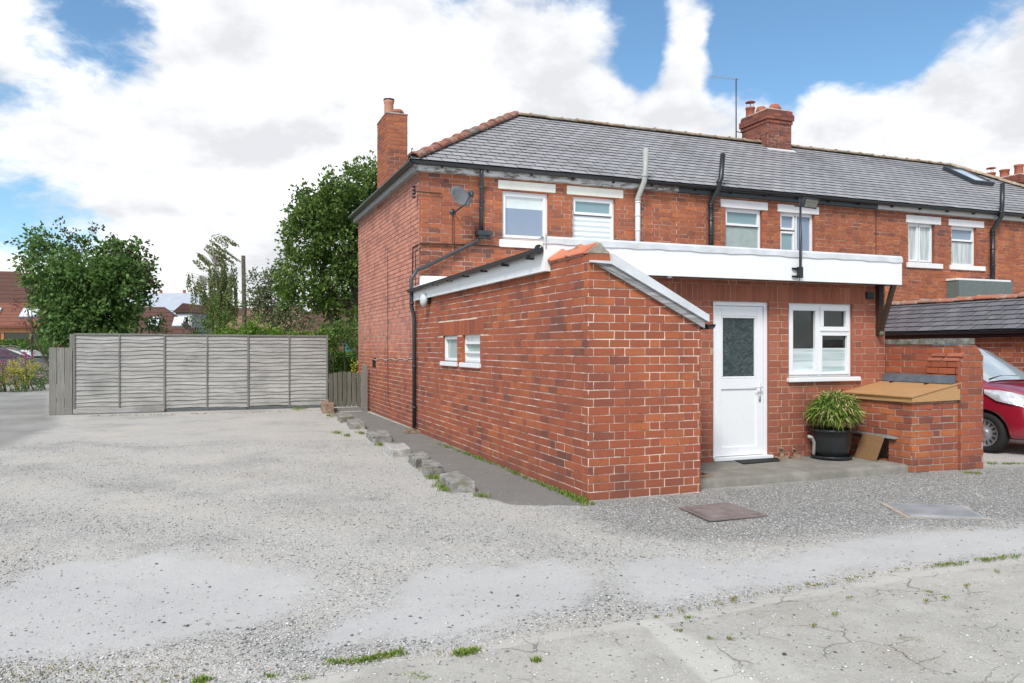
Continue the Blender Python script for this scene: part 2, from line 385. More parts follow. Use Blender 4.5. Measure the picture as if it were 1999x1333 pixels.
M['leaf_bright'] = leaf_mat('climber_leaf', [(.2, (.07, .15, .018)), (.5, (.13, .26, .028)), (.8, (.24, .37, .06))], .4)
M['leaf_mid'] = leaf_mat('shrub_leaf', [(.2, (.045, .10, .022)), (.5, (.08, .16, .035)), (.8, (.15, .24, .06))], .35)
M['leaf_hedge'] = leaf_mat('hedge_leaf', [(.2, (.04, .09, .012)), (.5, (.08, .16, .02)), (.8, (.14, .24, .035))])
M['leaf_bamboo'] = leaf_mat('bamboo_leaf', [(.1, (.05, .11, .015)), (.4, (.13, .24, .035)), (.64, (.25, .36, .06)), (.76, (.55, .46, .22))], .35)
M['leaf_yellow'] = leaf_mat('yellow_flower', [(.2, (.35, .33, .03)), (.6, (.55, .48, .04)), (.9, (.16, .25, .04))])
M['leaf_pink'] = leaf_mat('pink_flower', [(.2, (.30, .03, .14)), (.6, (.45, .07, .25)), (.9, (.14, .10, .05))])
M['leaf_dry'] = leaf_mat('dry_shrub', [(.2, (.12, .07, .035)), (.6, (.22, .13, .06)), (.9, (.30, .20, .10))])
M['leaf_red'] = leaf_mat('red_twig_leaf', [(.2, (.10, .03, .03)), (.6, (.16, .06, .05)), (.9, (.22, .10, .07))])
M['grass'] = leaf_mat('grass_blade', [(.2, (.09, .17, .02)), (.5, (.16, .26, .03)), (.8, (.30, .33, .08))])
M['grass_dry'] = leaf_mat('dry_grass_blade', [(.2, (.14, .16, .03)), (.5, (.26, .22, .07)), (.8, (.36, .28, .13))])
M['bark'] = stone_mat('bark', (.05, .04, .03), (.13, .11, .085))
M['bark_birch'] = stone_mat('birch_bark', (.20, .18, .14), (.48, .45, .40))

# ------------------------------------------------------------------ brickwork
CO = .086; ST = .238; HD = .121; JT = .010
def clip(poly, a, b, c):
    """keep a*x+b*y<=c"""
    out = []
    for i in range(len(poly)):
        p, q = poly[i], poly[(i + 1) % len(poly)]
        dp, dq = a * p[0] + b * p[1] - c, a * q[0] + b * q[1] - c
        if dp <= 0: out.append(p)
        if (dp < 0 < dq) or (dq < 0 < dp):
            t = dp / (dp - dq); out.append((p[0] + (q[0] - p[0]) * t, p[1] + (q[1] - p[1]) * t))
    return out
def sub_rect(rects, h):
    res = []
    for (a, b, c, d) in rects:
        x0, x1, z0, z1 = h
        if b <= x0 or a >= x1 or d <= z0 or c >= z1: res.append((a, b, c, d)); continue
        if c < z0: res.append((a, b, c, z0))
        if d > z1: res.append((a, b, z1, d))
        lo, hi = max(c, z0), min(d, z1)
        if a < x0: res.append((a, x0, lo, hi))
        if b > x1: res.append((x1, b, lo, hi))
    return res
def brickwork(fn, s0, s1, z0, z1, holes=(), cuts=(), phase=0., bb=None, mm=None, bond='fg', proud=.007, minz=0, zoff=0., seed=1, joint=JT):
    """fn(s,d,z)->world, d outward. adds bricks to bb, mortar to mm"""
    rnd = random.Random(seed)
    r0 = math.floor((z0 - zoff) / CO); r1 = math.ceil((z1 - zoff) / CO)
    per = 3 * ST + HD
    for r in range(r0, r1):
        ca, cb = r * CO + zoff, (r + 1) * CO + zoff
        strip = [(s0, s1, max(z0, ca), min(z1, cb))]
        if strip[0][3] - strip[0][2] < .004: continue
        for h in holes: strip = sub_rect(strip, h)
        for (a, b, c, d) in strip:
            pl = [(a, c), (b, c), (b, d), (a, d)]
            for cu in cuts:
                pl = clip(pl, *cu)
                if len(pl) < 3: break
            if len(pl) >= 3:
                mm.add([fn(x, 0, z) for x, z in pl], [tuple(range(len(pl)))])
        # bricks
        if bond == 'fg':
            off = phase + (0 if r % 2 == 0 else ST * 1.5 + HD * .5)
            seq = [ST, ST, ST, HD]
        elif bond == 'st':
            off = phase + (r % 2) * ST / 2; seq = [ST]
        else:
            if r % 4 == 3: off = phase + HD / 2; seq = [HD]
            else: off = phase + (r % 2) * ST / 2; seq = [ST]
        tot = sum(seq)
        k = math.floor((s0 - off) / tot); x = off + k * tot; i = 0
        while x < s1:
            w = seq[i % len(seq)]; i += 1
            a, b = x + joint / 2, x + w - joint / 2; x += w
            if b <= s0 or a >= s1: continue
            a = max(a, s0); b = min(b, s1)
            if b - a < .02: continue
            wob = math.sin(x * 1.7 + r) * .0012
            rects = [(a, b, max(z0, ca + joint / 2 + wob), min(z1, cb - joint / 2 + wob))]
            if rects[0][3] - rects[0][2] < .015: continue
            for h in holes: rects = sub_rect(rects, h)
            for (p, q, c, d) in rects:
                if q - p < .012 or d - c < .012: continue
                j = lambda m=.0022: rnd.uniform(-m, m)
                pl = [(p + j(), c + j()), (q + j(), c + j()), (q + j(), d + j()), (p + j(), d + j())]
                bad = False
                for cu in cuts:
                    pl = clip(pl, *cu)
                    if len(pl) < 3: bad = True; break
                if bad: continue
                dz = proud + j(.0025); n = len(pl)
                cx = sum(t[0] for t in pl) / n; cz = sum(t[1] for t in pl) / n
                e = .0025
                tlt = j(.003)
                fr = []
                for (sx, sz) in pl:
                    ddx = sx - cx; ddz = sz - cz
                    fr.append(fn(sx - math.copysign(min(e, abs(ddx)), ddx), dz + tlt * ddx / .12, sz - math.copysign(min(e, abs(ddz)), ddz)))
                md = [fn(sx, dz - .0025, sz) for sx, sz in pl]
                bk = [fn(sx, -.02, sz) for sx, sz in pl]
                bb.add(fr + md + bk, [tuple(range(n))] + [(i2, (i2 + 1) % n, n + (i2 + 1) % n, n + i2) for i2 in range(n)]
                       + [(n + i2, n + (i2 + 1) % n, 2 * n + (i2 + 1) % n, 2 * n + i2) for i2 in range(n)])
def soldiers(fn, s0, s1, z0, z1, bb, mm, step=CO, proud=.007, seed=3):
    rnd = random.Random(seed)
    mm.add([fn(s0, 0, z0), fn(s1, 0, z0), fn(s1, 0, z1), fn(s0, 0, z1)], [(0, 1, 2, 3)])
    n = max(1, round((s1 - s0) / step)); w = (s1 - s0) / n
    for i in range(n):
        a, b = s0 + i * w + .005, s0 + (i + 1) * w - .004
        d = proud + rnd.uniform(-.003, .003)
        bb.box((a, -.02, z0 + .004), (b, d, z1 - .004), fn=fn)
def fY(Y): return lambda s, d, z: (s, Y - d, z)
def fX(X): return lambda s, d, z: (X - d, s, z)
def fXr(X): return lambda s, d, z: (X + d, s, z)
def wall_pair(parent, name, mats, calls, label=None):
    """brick mesh + mortar joined as ONE part with two materials"""
    bb, mm = MB(), MB()
    for c in calls:
        c(bb, mm)
    mb = MB(); mb.add(bb.v, bb.f, 0); mb.add(mm.v, mm.f, 1)
    return build(name, mb, mats, parent, label=label)
def reveal(mb, fn, s0, s1, z0, z1, depth=.12, mi=0):
    """inner faces of an opening"""
    c = [(s0, z0), (s1, z0), (s1, z1), (s0, z1)]
    for i in range(4):
        p, q = c[i], c[(i + 1) % 4]
        mb.add([fn(p[0], .004, p[1]), fn(q[0], .004, q[1]), fn(q[0], -depth, q[1]), fn(p[0], -depth, p[1])], [(0, 1, 2, 3)], mi)

# ------------------------------------------------------------------ windows
def window(parent, fn, s0, s1, z0, z1, cells, inset=.07, fw=.05, frame_mat='upvc', sill=None, lintel=None, name='window', label=None, flip=False, sillmat='whitepaint', lintmat='whitepaint', fwb=None):
    fb = MB(); w, h = s1 - s0, z1 - z0
    dep0, dep1 = -inset - .05, -inset
    fwb = fwb or fw
    def bx(a, b, c, d, e=dep0, g=dep1, mb=fb): mb.box((a, e, c), (b, g, d), fn=fn)
    bx(s0, s1, z0, z0 + fwb); bx(s0, s1, z1 - fw, z1); bx(s0, s0 + fw, z0 + fwb, z1 - fw); bx(s1 - fw, s1, z0 + fwb, z1 - fw)
    fr = build(name, fb, M[frame_mat], parent, label=label, bevel=.003)
    for ce in cells:
        a, b, c, d, mat = ce[:5]; sash = ce[5] if len(ce) > 5 else 0
        xa, xb = s0 + fw + (w - 2 * fw) * a, s0 + fw + (w - 2 * fw) * b
        za, zb = z0 + fwb + (h - fw - fwb) * c, z0 + fwb + (h - fw - fwb) * d
        if sash:
            sb = MB(); t = sash
            g0, g1 = dep0 + .01, dep1 + .014
            ov = .012
            xa -= ov if a == 0 else 0; xb += ov if b == 1 else 0; za -= ov if c == 0 else 0; zb += ov if d == 1 else 0
            bx(xa, xb, za, za + t, g0, g1, sb); bx(xa, xb, zb - t, zb, g0, g1, sb); bx(xa, xa + t, za + t, zb - t, g0, g1, sb); bx(xb - t, xb, za + t, zb - t, g0, g1, sb)
            gk = MB(); q = .006
            build('sash', sb, M[frame_mat], fr, bevel=.003)
            xa, xb, za, zb = xa + t, xb - t, za + t, zb - t
        mats = mat if isinstance(mat, list) else [(mat, 0, 1)]
        for (mm_, lo, hi) in mats:
            pb = MB(); hh = zb - za
            pb.box((xa, dep0 + .012, za + hh * lo), (xb, dep0 + .022, za + hh * hi), fn=fn)
            build('pane' if 'glass' in mm_ else 'blind', pb, M[mm_], fr)
    if sill:
        sb = MB(); a, b, zb, zt, pr = sill
        sb.box((a, -.06, zb), (b, pr, zt), fn=fn); build('sill', sb, M[sillmat], fr, bevel=.008)
    if lintel:
        lb = MB(); a, b, zb, zt = lintel
        lb.box((a, -.1, zb), (b, .022, zt), fn=fn); build('lintel', lb, M[lintmat], fr, bevel=.006)
    return fr
def bars(mb, fn, lst, inset=.07):
    for (a, b, c, d) in lst: mb.box((a, -inset - .048, c), (b, -inset - .002, d), fn=fn)

def gutter(p0, p1, r, out, mb, th=.006, seg=9):
    """half-round gutter shell from p0 to p1; 'out' = unit horizontal vector away from wall"""
    p0, p1, out = Vector(p0), Vector(p1), Vector(out); up = Vector((0, 0, 1))
    def ring(p):
        o = [p + out * (math.cos(math.pi * k / seg) * -r) - up * (math.sin(math.pi * k / seg) * r) for k in range(seg + 1)]
        i = [p + out * (math.cos(math.pi * k / seg) * -(r - th)) - up * (math.sin(math.pi * k / seg) * (r - th)) for k in range(seg, -1, -1)]
        return o + i
    a, b = ring(p0), ring(p1); n = len(a)
    mb.add(a + b, [(k, (k + 1) % n, n + (k + 1) % n, n + k) for k in range(n)] + [tuple(range(n)), tuple(range(n, 2 * n))])
def brackets(mb, fn, ss, z, r=.055, d0=.0, d1=.12):
    for s in ss:
        mb.box((s - .012, d0, z - r - .035), (s + .012, d1 - .02, z - r + .0), fn=fn)

# ------------------------------------------------------------------ slates
def slates(mb, org, us, up, nlen, height, sw=.30, ex=.205, th=.012, left=None, right=None, seed=5, jit=1.):
    """org = lower-left corner; us = unit along eave; up = unit up-slope; left/right(k)->s limits as function of slope distance"""
    rnd = random.Random(seed); org, us, up = Vector(org), Vector(us), Vector(up); nn = us.cross(up).normalized()
    rows = int(height / ex)
    for r in range(rows + 1):
        d0 = r * ex
        lo = left(d0) if left else 0.; hi = right(d0) if right else nlen
        x = lo - (r % 2) * sw / 2
        x = math.floor(lo / sw) * sw - (r % 2) * sw / 2 - .0
        while x < hi:
            a, b = max(x, lo), min(x + sw, hi); x += sw
            if b - a < .03: continue
            j = lambda m: rnd.uniform(-m, m) * jit
            l = min(ex * 1.25, height - d0 + .02)
            if l < .04: continue
            dd = d0 + j(.006); g = .007
            z0 = .018 + rnd.uniform(0, .005) * jit; z1 = .001
            pa = org + us * (a + g) + up * (dd + j(.004)) + nn * z0; pb = org + us * (b - g) + up * (dd + j(.004)) + nn * (z0 + j(.002))
            pc = org + us * (b - g) + up * (dd + l) + nn * z1; pd = org + us * (a + g) + up * (dd + l) + nn * z1
            dn = nn * -th
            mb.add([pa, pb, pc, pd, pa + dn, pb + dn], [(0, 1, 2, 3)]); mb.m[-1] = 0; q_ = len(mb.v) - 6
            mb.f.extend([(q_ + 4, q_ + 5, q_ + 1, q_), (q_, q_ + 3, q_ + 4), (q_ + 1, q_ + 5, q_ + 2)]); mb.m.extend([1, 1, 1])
def ridge_tiles(mb, p0, p1, r=.13, n=None, L=.45, seed=4, drop=.3, gap=.006):
    rnd = random.Random(seed); p0, p1 = Vector(p0), Vector(p1); d = p1 - p0; n = n or max(1, round(d.length / L)); t = d.normalized()
    side = t.cross(Vector((0, 0, 1))).normalized(); up = side.cross(t)
    seg = 7
    for i in range(n):
        a = p0 + d * (i / n) + t * gap; b = p0 + d * ((i + 1) / n) + t * .03
        of = up * rnd.uniform(-.008, .008); vs_ = []
        for p, rr in ((a, r * 1.0), (a + t * .035, r * 1.18), (a + t * .07, r * 1.0), (b, r * .97)):
            rg = []
            for k in range(seg + 1):
                an = R(12) + (math.pi - R(24)) * k / seg
                rg.append(p + of + side * math.cos(an) * rr + up * (math.sin(an) * rr * .85 - drop * r))
            for k in range(seg, -1, -1):
                an = R(12) + (math.pi - R(24)) * k / seg
                rg.append(p + of + side * math.cos(an) * (rr - .018) + up * (math.sin(an) * (rr - .018) * .85 - drop * r))
            vs_ += rg
        m = 2 * (seg + 1)
        mb.add(vs_, [(q * m + k, q * m + (k + 1) % m, (q + 1) * m + (k + 1) % m, (q + 1) * m + k) for q in range(3) for k in range(m)] + [tuple(range(m)), tuple(range(3 * m, 4 * m))])

# ================================================================== THE TERRACE
XM, YH, YB = 3.64, 14.10, 20.40        # gable plane, rear wall plane, far side of the houses
SPL = [3.64, 9.22, 14.72, 24.16]        # party lines
ZW = 4.83                              # top of the brickwork
ZE = 4.99; OV = .20                    # eave height of the slates, overhang
YR = (YH + YB) / 2; ZR = 7.08
UPS = Vector((0, YR - (YH - OV), ZR - ZE)); SLEN = UPS.length; UPS.normalize()
XHIP = XM - OV + (YR - YH + OV)        # ridge end of the hip

def win_px(u0, u1, v0, v1, Y, um=None):
    """window rect in world from its left edge top/bottom pixels"""
    a = onY(u0, v0, Y); b = onY(u1, v0, Y); c = onY(u0, v1, Y)
    return a.x, b.x, c.z, a.z
def lint_px(u0, u1, v0, v1): return win_px(u0, u1, v0, v1, YH)
WD = dict(
    a1=dict(r=win_px(980, 1071, 371, 466, YH), l=lint_px(972, 1084, 351, 368)),
    a2=dict(r=win_px(1118, 1201, 382, 484, YH), l=lint_px(1106, 1216, 362, 379)),
    b1=dict(r=win_px(1416, 1488, 404, 500, YH), l=lint_px(1406, 1498, 388, 404)),
    b2=dict(r=win_px(1523, 1590, 413, 503, YH), l=lint_px(1517, 1598, 398, 413)),
    c1=dict(r=win_px(1773, 1824, 434, 512, YH), l=lint_px(1768, 1836, 419, 434)),
    c2=dict(r=win_px(1857, 1906, 440, 517, YH), l=lint_px(1851, 1920, 427, 440)))
def rr(k): a, b, c, d = WD[k]['r']; return (a, b, c, d)
HOLES = [rr(k) for k in WD] + [WD[k]['l'] for k in WD]

H = []
labels = ['end terrace house with hipped slate roof, red brick gable and peeling white fascia',
          'middle terrace house with black fascia, between the end house and the far house',
          'farthest terrace house at right with clean white fascia and roof window']
for i in range(3):
    H.append(thing('terraced_house', ((SPL[i] + SPL[i + 1]) / 2, YR, 0), labels[i], 'house', 'terraced houses in the brick row'))
for i in range(3):
    a, b = SPL[i], SPL[i + 1]
    bb, mm = MB(), MB()
    hs = [h for h in HOLES if h[0] < b and h[1] > a]
    brickwork(fY(YH), a, b, -.15, ZW, hs, (), .05, bb, mm, 'fg', seed=10 + i)
    mb = MB(); mb.add(bb.v, bb.f, 0); mb.add(mm.v, mm.f, 1)
    for k in WD:
        r_ = rr(k)
        if a < r_[0] < b: reveal(mb, fY(YH), *r_, depth=.13, mi=0)
    # inner leaf and far wall so the house is solid
    mb.box((a + (.13 if i == 0 else 0), YH + .14, -.15), (b, YB - .012, ZW - .01), 1)
    build('wall', mb, [M['brick'], M['mortar']], H[i])
# gable side of the end house
bb, mm = MB(), MB()
vent = [onX(727, 698, XM), onX(734, 718, XM)]
vh = (vent[1].y, vent[0].y, vent[1].z, vent[0].z)
brickwork(fX(XM), YH, YB, -.15, ZW, [vh], (), .11, bb, mm, 'gw', seed=21, joint=.013)
mb = MB(); mb.add(bb.v, bb.f, 0); mb.add(mm.v, mm.f, 1)
mb.box((XM + .10, vh[0], vh[2]), (XM + .12, vh[1], vh[3]), 2); reveal(mb, fX(XM), *vh, depth=.11, mi=2)
brickwork(lambda s, d, z: (s, YB + d, z), XM, SPL[3], -.15, ZW, (), (), .05, bb2 := MB(), mm2 := MB(), 'st', seed=22)
mb.add(bb2.v[:0], []); mb.box((XM, YB - .004, -.15), (SPL[1], YB + .004, ZW), 0)
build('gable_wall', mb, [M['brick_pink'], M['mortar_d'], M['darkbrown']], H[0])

# roofs
for i in range(3):
    a, b = SPL[i], SPL[i + 1]
    a0 = a - OV if i == 0 else a
    sl_ = MB()
    org = Vector((a0, YH - OV, ZE)); 
    if i == 0:
        # hipped end: left limit grows with slope distance
        k = (XHIP - a0) / SLEN
        slates(sl_, org, (1, 0, 0), UPS, b - a0, SLEN, left=lambda d, k=k: d * k, seed=31)
        # hip slope facing -X
        up2 = Vector((YR - YH + OV, 0, ZR - ZE)).normalized()
        wlen = (YB + OV) - (YH - OV)
        slates(sl_, (a0, YB + OV, ZE), (0, -1, 0), up2, wlen, SLEN, left=lambda d: d * k, right=lambda d: wlen - d * k, seed=32)
    else:
        kh = (YR - YH + OV) / SLEN
        slates(sl_, org, (1, 0, 0), UPS, b - a0, SLEN, seed=30 + i, right=(lambda d: b + OV - a0 - d * kh) if i == 2 else None)
    # boarding under the slates + far slope
    zt = -.012
    P_ = lambda x, y, z: (x, y, z + zt)
    xr0 = XHIP if i == 0 else a
    b_e = b; b_r = b
    if i == 2: b_e = b + OV; b_r = b_e - (YR - YH + OV)
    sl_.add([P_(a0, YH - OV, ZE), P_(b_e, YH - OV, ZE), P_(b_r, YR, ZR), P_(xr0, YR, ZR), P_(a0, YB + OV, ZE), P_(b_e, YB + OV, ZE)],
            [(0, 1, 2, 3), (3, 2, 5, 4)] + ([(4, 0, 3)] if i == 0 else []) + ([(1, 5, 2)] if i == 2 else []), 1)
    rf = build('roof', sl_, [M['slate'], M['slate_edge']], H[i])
    rm = MB(); ridge_tiles(rm, (xr0 if i else xr0 - .05, YR, ZR + .01), (b_r, YR, ZR + .01), seed=40 + i)
    if i == 2: ridge_tiles(rm, (b_e - .05, YH - OV + .05, ZE + .05), (b_r, YR, ZR + .02), r=.14, seed=51)
    build('ridge_tiles', rm, M['ridge'], rf, True)
    if i == 0:
        hm = MB(); ridge_tiles(hm, (a0 + .05, YH - OV + .05, ZE + .05), (XHIP, YR, ZR + .03), r=.145, seed=50)
        build('hip_tiles', hm, M['hip'], rf, True)
        hk = MB(); hx, hy, hz = a0 + .02, YH - OV + .02, ZE + .04
        hk.tube([(hx + .12, hy + .1, hz + .02), (hx, hy, hz), (hx - .02, hy - .02, hz + .12), (hx, hy, hz + .17), (hx + .03, hy + .03, hz + .14)], .008)
        build('hip_iron', hk, M['black'], rf, True)
# fascia + gutter
def peel(name):
    k = MT(name, .6, .3); n = k.noise(5, 6, .65, k.scaled(1, 1, 3)); n2 = k.noise(.7, 3)
    f = k.math('ADD', n, k.math('MULTIPLY', k.math('SUBTRACT', n2, .5), .5))
    k.col(k.ramp(f, [(.40, (.16, .14, .12)), (.52, (.50, .50, .49)), (.7, (.60, .61, .61))])); k.bump(n, .6, .01); return k.m
M['peel'] = peel('peeling_white_paint')
M['fascia_clean'] = simple('fascia_offwhite', (.52, .52, .49), .5, .3, .06)
FM = [M['peel'], M['charcoal'], M['fascia_clean']]
gz = ZE - .02; gr = .064
for i in range(3):
    a, b = SPL[i], SPL[i + 1]
    a0 = a - .12 if i == 0 else a
    fb = MB(); fb.box((a0, YH - .12, ZW - .01), (b, YH - .09, ZE - .03))
    fb.box((a0 + .03, YH - .09, ZW - .006), (b, YH + .0, ZW + .008))    # soffit
    if i == 0:
        fs = MB(); fs.box((XM - .12, YH - .09, ZW - .03), (XM - .09, YB + .1, ZE - .03)); fs.box((XM - .09, YH - .0, ZW - .026), (XM, YB + .1, ZW - .012)); build('gable_fascia', fs, M['verge_wood'], H[0])
    build('fascia', fb, FM[i], H[i], bevel=.002)
    gm = MB()
    gutter((a - .20 if i == 0 else a, YH - .12 - gr, gz), (b, YH - .12 - gr, gz - .0), gr, (0, -1, 0), gm)
    if i == 0: gutter((XM - .12 - gr, YH - .12 - 2 * gr, gz - .002), (XM - .12 - gr, YB + .15, gz - .002), gr, (-1, 0, 0), gm)
    x = a + .4
    while x < b:
        gm.box((x - .012, YH - .12 - gr * 1.2, gz - gr - .03), (x + .012, YH - .122, gz - gr + .01)); x += .9
    build('gutter', gm, M['black'], H[i])

# windows upstairs
C1 = lambda k: WD[k]['r']
f = fY(YH)
def lin(k): a, b, c, d = WD[k]['l']; return (a, b, c, d)
sa = onY(974, 467, YH); sb_ = onY(974, 482, YH); sx = onY(1075, 467, YH).x
w_ = window(H[0], f, *C1('a1'), [(0, 1, 0, 1, [('glass_grey', 0, .70), ('blind', .70, 1)], .055)], sill=(sa.x, sx, sb_.z, sa.z, .05), lintel=lin('a1'), sillmat='cream', lintmat='cream')
w_ = window(H[0], f, *C1('a2'), [(0, 1, .68, 1, 'glass_teal', .05), (0, 1, 0, .66, 'zebra', .0)], lintel=lin('a2'), lintmat='cream', sill=(C1('a2')[0] - .08, C1('a2')[1] + .08, C1('a2')[2] - .12, C1('a2')[2], .05))
w_ = window(H[1], f, *C1('b1'), [(0, 1, .66, 1, 'glass_teal', .05), (0, 1, 0, .64, 'glass_frost', .0)], lintel=lin('b1'))
w_ = window(H[1], f, *C1('b2'), [(0, .46, .64, 1, 'glass_grey', .045), (0, .46, 0, .60, 'glass_teal', .045), (.50, 1, 0, 1, 'glass_grey', .03)], lintel=lin('b2'))
s5 = onY(1769, 512, YH); s5b = onY(1769, 522, YH); s5x = onY(1838, 515, YH).x
w_ = window(H[2], f, *C1('c1'), [(0, .43, 0, 1, 'net', .04), (.47, 1, 0, 1, 'net', .035)], sill=(s5.x, s5x, s5b.z, s5.z, .05), lintel=lin('c1'))
s6 = onY(1853, 517, YH); s6b = onY(1853, 526, YH); s6x = onY(1921, 517, YH).x
w_ = window(H[2], f, *C1('c2'), [(0, 1, .64, 1, 'glass_grey', .045), (0, 1, 0, .62, 'net', .0)], sill=(s6.x, s6x, s6b.z, s6.z, .05), lintel=lin('c2'))

# roof window on the far house
def roofpt(x, s, n=0):   # s = distance up the slope
    q = Vector((x, YH - OV, ZE)) + UPS * s; nn = Vector((1, 0, 0)).cross(UPS)
    return q + nn * n
def roof_px(u, v):
    d = Vector(ray(u, v)); o = Vector((0, 0, CAMH)); nn = Vector((1, 0, 0)).cross(UPS)
    t = (Vector((0, YH - OV, ZE)) - o).dot(nn) / d.dot(nn); q = o + d * t
    return q.x, (q - Vector((0, YH - OV, ZE))).dot(UPS)
xa, s_a = roof_px(1900, 361); xb, s_b = roof_px(1936, 364); xc, s_c = roof_px(1856, 334)
rw = MB(); fnr = lambda s, d, z: tuple(roofpt(s, z, d))
x0, x1, y0, y1 = xa, xb, s_a, s_c
for (p, q, c, d) in ((x0, x1, y0, y0 + .08), (x0, x1, y1 - .08, y1), (x0, x0 + .08, y0 + .08, y1 - .08), (x1 - .08, x1, y0 + .08, y1 - .08)):
    rw.box((p, 0, c), (q, .13, d), fn=fnr)
rwo = build('roof_window', rw, M['charcoal'], H[2])
pm = MB(); pm.box((x0 + .08, .06, y0 + .08), (x1 - .08, .10, y1 - .08), fn=fnr)
M['glass_sky'] = simple('roof_window_glass', (.80, .84, .86), .05, .8, .03, 2, **{'Coat Weight': 1.0, 'Coat Roughness': .02})
build('pane', pm, M['glass_sky'], rwo)

# chimneys
def chimney(parent, x0, x1, y0, y1, z0, z1, corbel=True, mats=('brick', 'mortar'), seed=60, white=False):
    bb, mm = MB(), MB()
    brickwork(fY(y0), x0, x1, z0, z1, bb=bb, mm=mm, bond='st', seed=seed, zoff=z1 % CO)
    brickwork(lambda s, d, z: (x0 - d, s, z), y0, y1, z0, z1, bb=bb, mm=mm, bond='st', seed=seed + 1, zoff=z1 % CO, phase=.119)
    brickwork(lambda s, d, z: (x1 + d, s, z), y0, y1, z0, z1, bb=bb, mm=mm, bond='st', seed=seed + 2, zoff=z1 % CO)
    brickwork(lambda s, d, z: (s, y1 + d, z), x0, x1, z0, z1, bb=bb, mm=mm, bond='st', seed=seed + 3, zoff=z1 % CO)
    if corbel:
        for q, (o, za, zb) in enumerate([(.03, z1 - .36, z1 - .27), (.06, z1 - .265, z1 - .10), (.03, z1 - .095, z1)]):
            n = 5
            for (a, b, c, d) in ((x0 - o, x1 + o, y0 - o, y0 - o + .1), (x0 - o, x0 - o + .1, y0 - o + .1, y1 + o), (x1 + o - .1, x1 + o, y0 - o + .1, y1 + o), (x0 - o + .1, x1 + o - .1, y1 + o - .1, y1 + o)):
                lx = b - a; ly = d - c; nb = max(1, round(max(lx, ly) / .235))
                for r_ in range(max(1, round((zb - za) / .083))):
                    zz = za + r_ * .083
                    for t in range(nb):
                        if lx > ly: bb.box((a + lx * t / nb + .003, c, zz + .003), (a + lx * (t + 1) / nb - .003, d, zz + .08))
                        else: bb.box((a, c + ly * t / nb + .003, zz + .003), (b, c + ly * (t + 1) / nb - .003, zz + .08))
    mm.box((x0 - .02, y0 - .02, z1), (x1 + .02, y1 + .02, z1 + .03))
    mb = MB(); mb.add(bb.v, bb.f, 0); mb.add(mm.v, mm.f, 1)
    return build('chimney', mb, [M[mats[0]], M[mats[1]]], parent)
def pots(parent, spec, mat='pot'):
    for (x, y, z, r, h, kind) in spec:
        m = MB()
        if kind == 'squat': m.lathe((x, y, z), [(r * .8, 0), (r, .04), (r * 1.02, h * .6), (r * .8, h), (.01, h + .01)], 18)
        else: m.lathe((x, y, z), [(r * 1.05, 0), (r * .95, h * .1), (r * .88, h * .8), (r * 1.02, h * .84), (r * 1.02, h), (r * .8, h), (r * .78, h * .4), (.01, h * .38)], 18)
        if kind == 'cowl':
            m.tube([(x, y, z + h), (x, y, z + h + .15)], .008, 6); m.lathe((x, y, z + h + .14), [(r * 1.1, 0), (r * .8, .03), (.01, .045)], 16)
            for q in range(3): m.tube([(x + r * .8 * math.cos(q * 2.1), y + r * .8 * math.sin(q * 2.1), z + h), (x + r * .8 * math.cos(q * 2.1), y + r * .8 * math.sin(q * 2.1), z + h + .15)], .005, 5)
        if kind == 'squat':
            for q in range(14):
                an = q * math.pi / 7; m.lathe((x + math.cos(an) * r * 1.0, y + math.sin(an) * r * 1.0, z + h * .4), [(.014, -.004), (.014, .008)], 8, mi=1, axis=(math.cos(an), math.sin(an), .0))
        pt = build('chimney_pot', m, [M[mat] if kind != 'tall_pale' else M['pot_pale'], M['black']], parent, True)
        if kind == 'tall_pale':
            m = MB(); m.lathe((x, y, z + h - .03), [(r * 1.06, 0), (r * 1.06, .035), (r * .8, .035), (r * .8, 0)], 18); build('rim', m, M['black'], pt, True)
ch1 = chimney(H[0], XM, 4.10, 16.93, 17.93, 4.7, 6.70, False, ('brick', 'mortar_g'), 61)
pots(ch1, [(3.84, 17.62, 6.72, .12, .50, 'tall_pale'), (3.93, 17.12, 6.73, .13, .12, 'squat')])
ch2 = chimney(H[1], 13.92, 14.70, 16.90, 17.98, 6.2, 7.93, True, ('brick_soot', 'mortar'), 71)
pots(ch2, [(14.1, 17.85, 7.95, .13, .30, 'cowl'), (14.15, 17.45, 7.95, .14, .2, 'squat'), (14.35, 17.15, 7.95, .15, .2, 'squat'), (14.55, 17.3, 7.95, .14, .2, 'squat')])
pots(ch2, [(14.5, 17.75, 7.95, .13, .24, 'pot')])
fl = MB(); nn_ = Vector((1, 0, 0)).cross(UPS)
sfl = (16.90 - (YH - OV)) / UPS.y
fl.box((13.86, .015, sfl - .16), (14.76, .03, sfl), fn=fnr)
build('flashing', fl, M['lead_pale'], ch2)
st = MB(); rn = random.Random(5)
# far chimney above the roof of the third house
p3 = atZ(1975, 345, 31.0)
ch3 = chimney(H[2], 23.35, 24.2, 16.7, 18.0, 4.9, 6.90, True, ('brick_soot', 'mortar_w'), 81)
pots(ch3, [(23.6, 17.85, 6.92, .14, .28, 'cowl'), (23.75, 17.5, 6.92, .15, .32, 'pot'), (23.85, 17.1, 6.92, .14, .40, 'pot')])

# pipes on the rear wall
def clipring(mb, p, r, ax=(0, 0, 1)): mb.lathe(Vector(p) - Vector(ax) * .02, [(r, 0), (r, .04)], 14, axis=ax)
pY = YH - .06
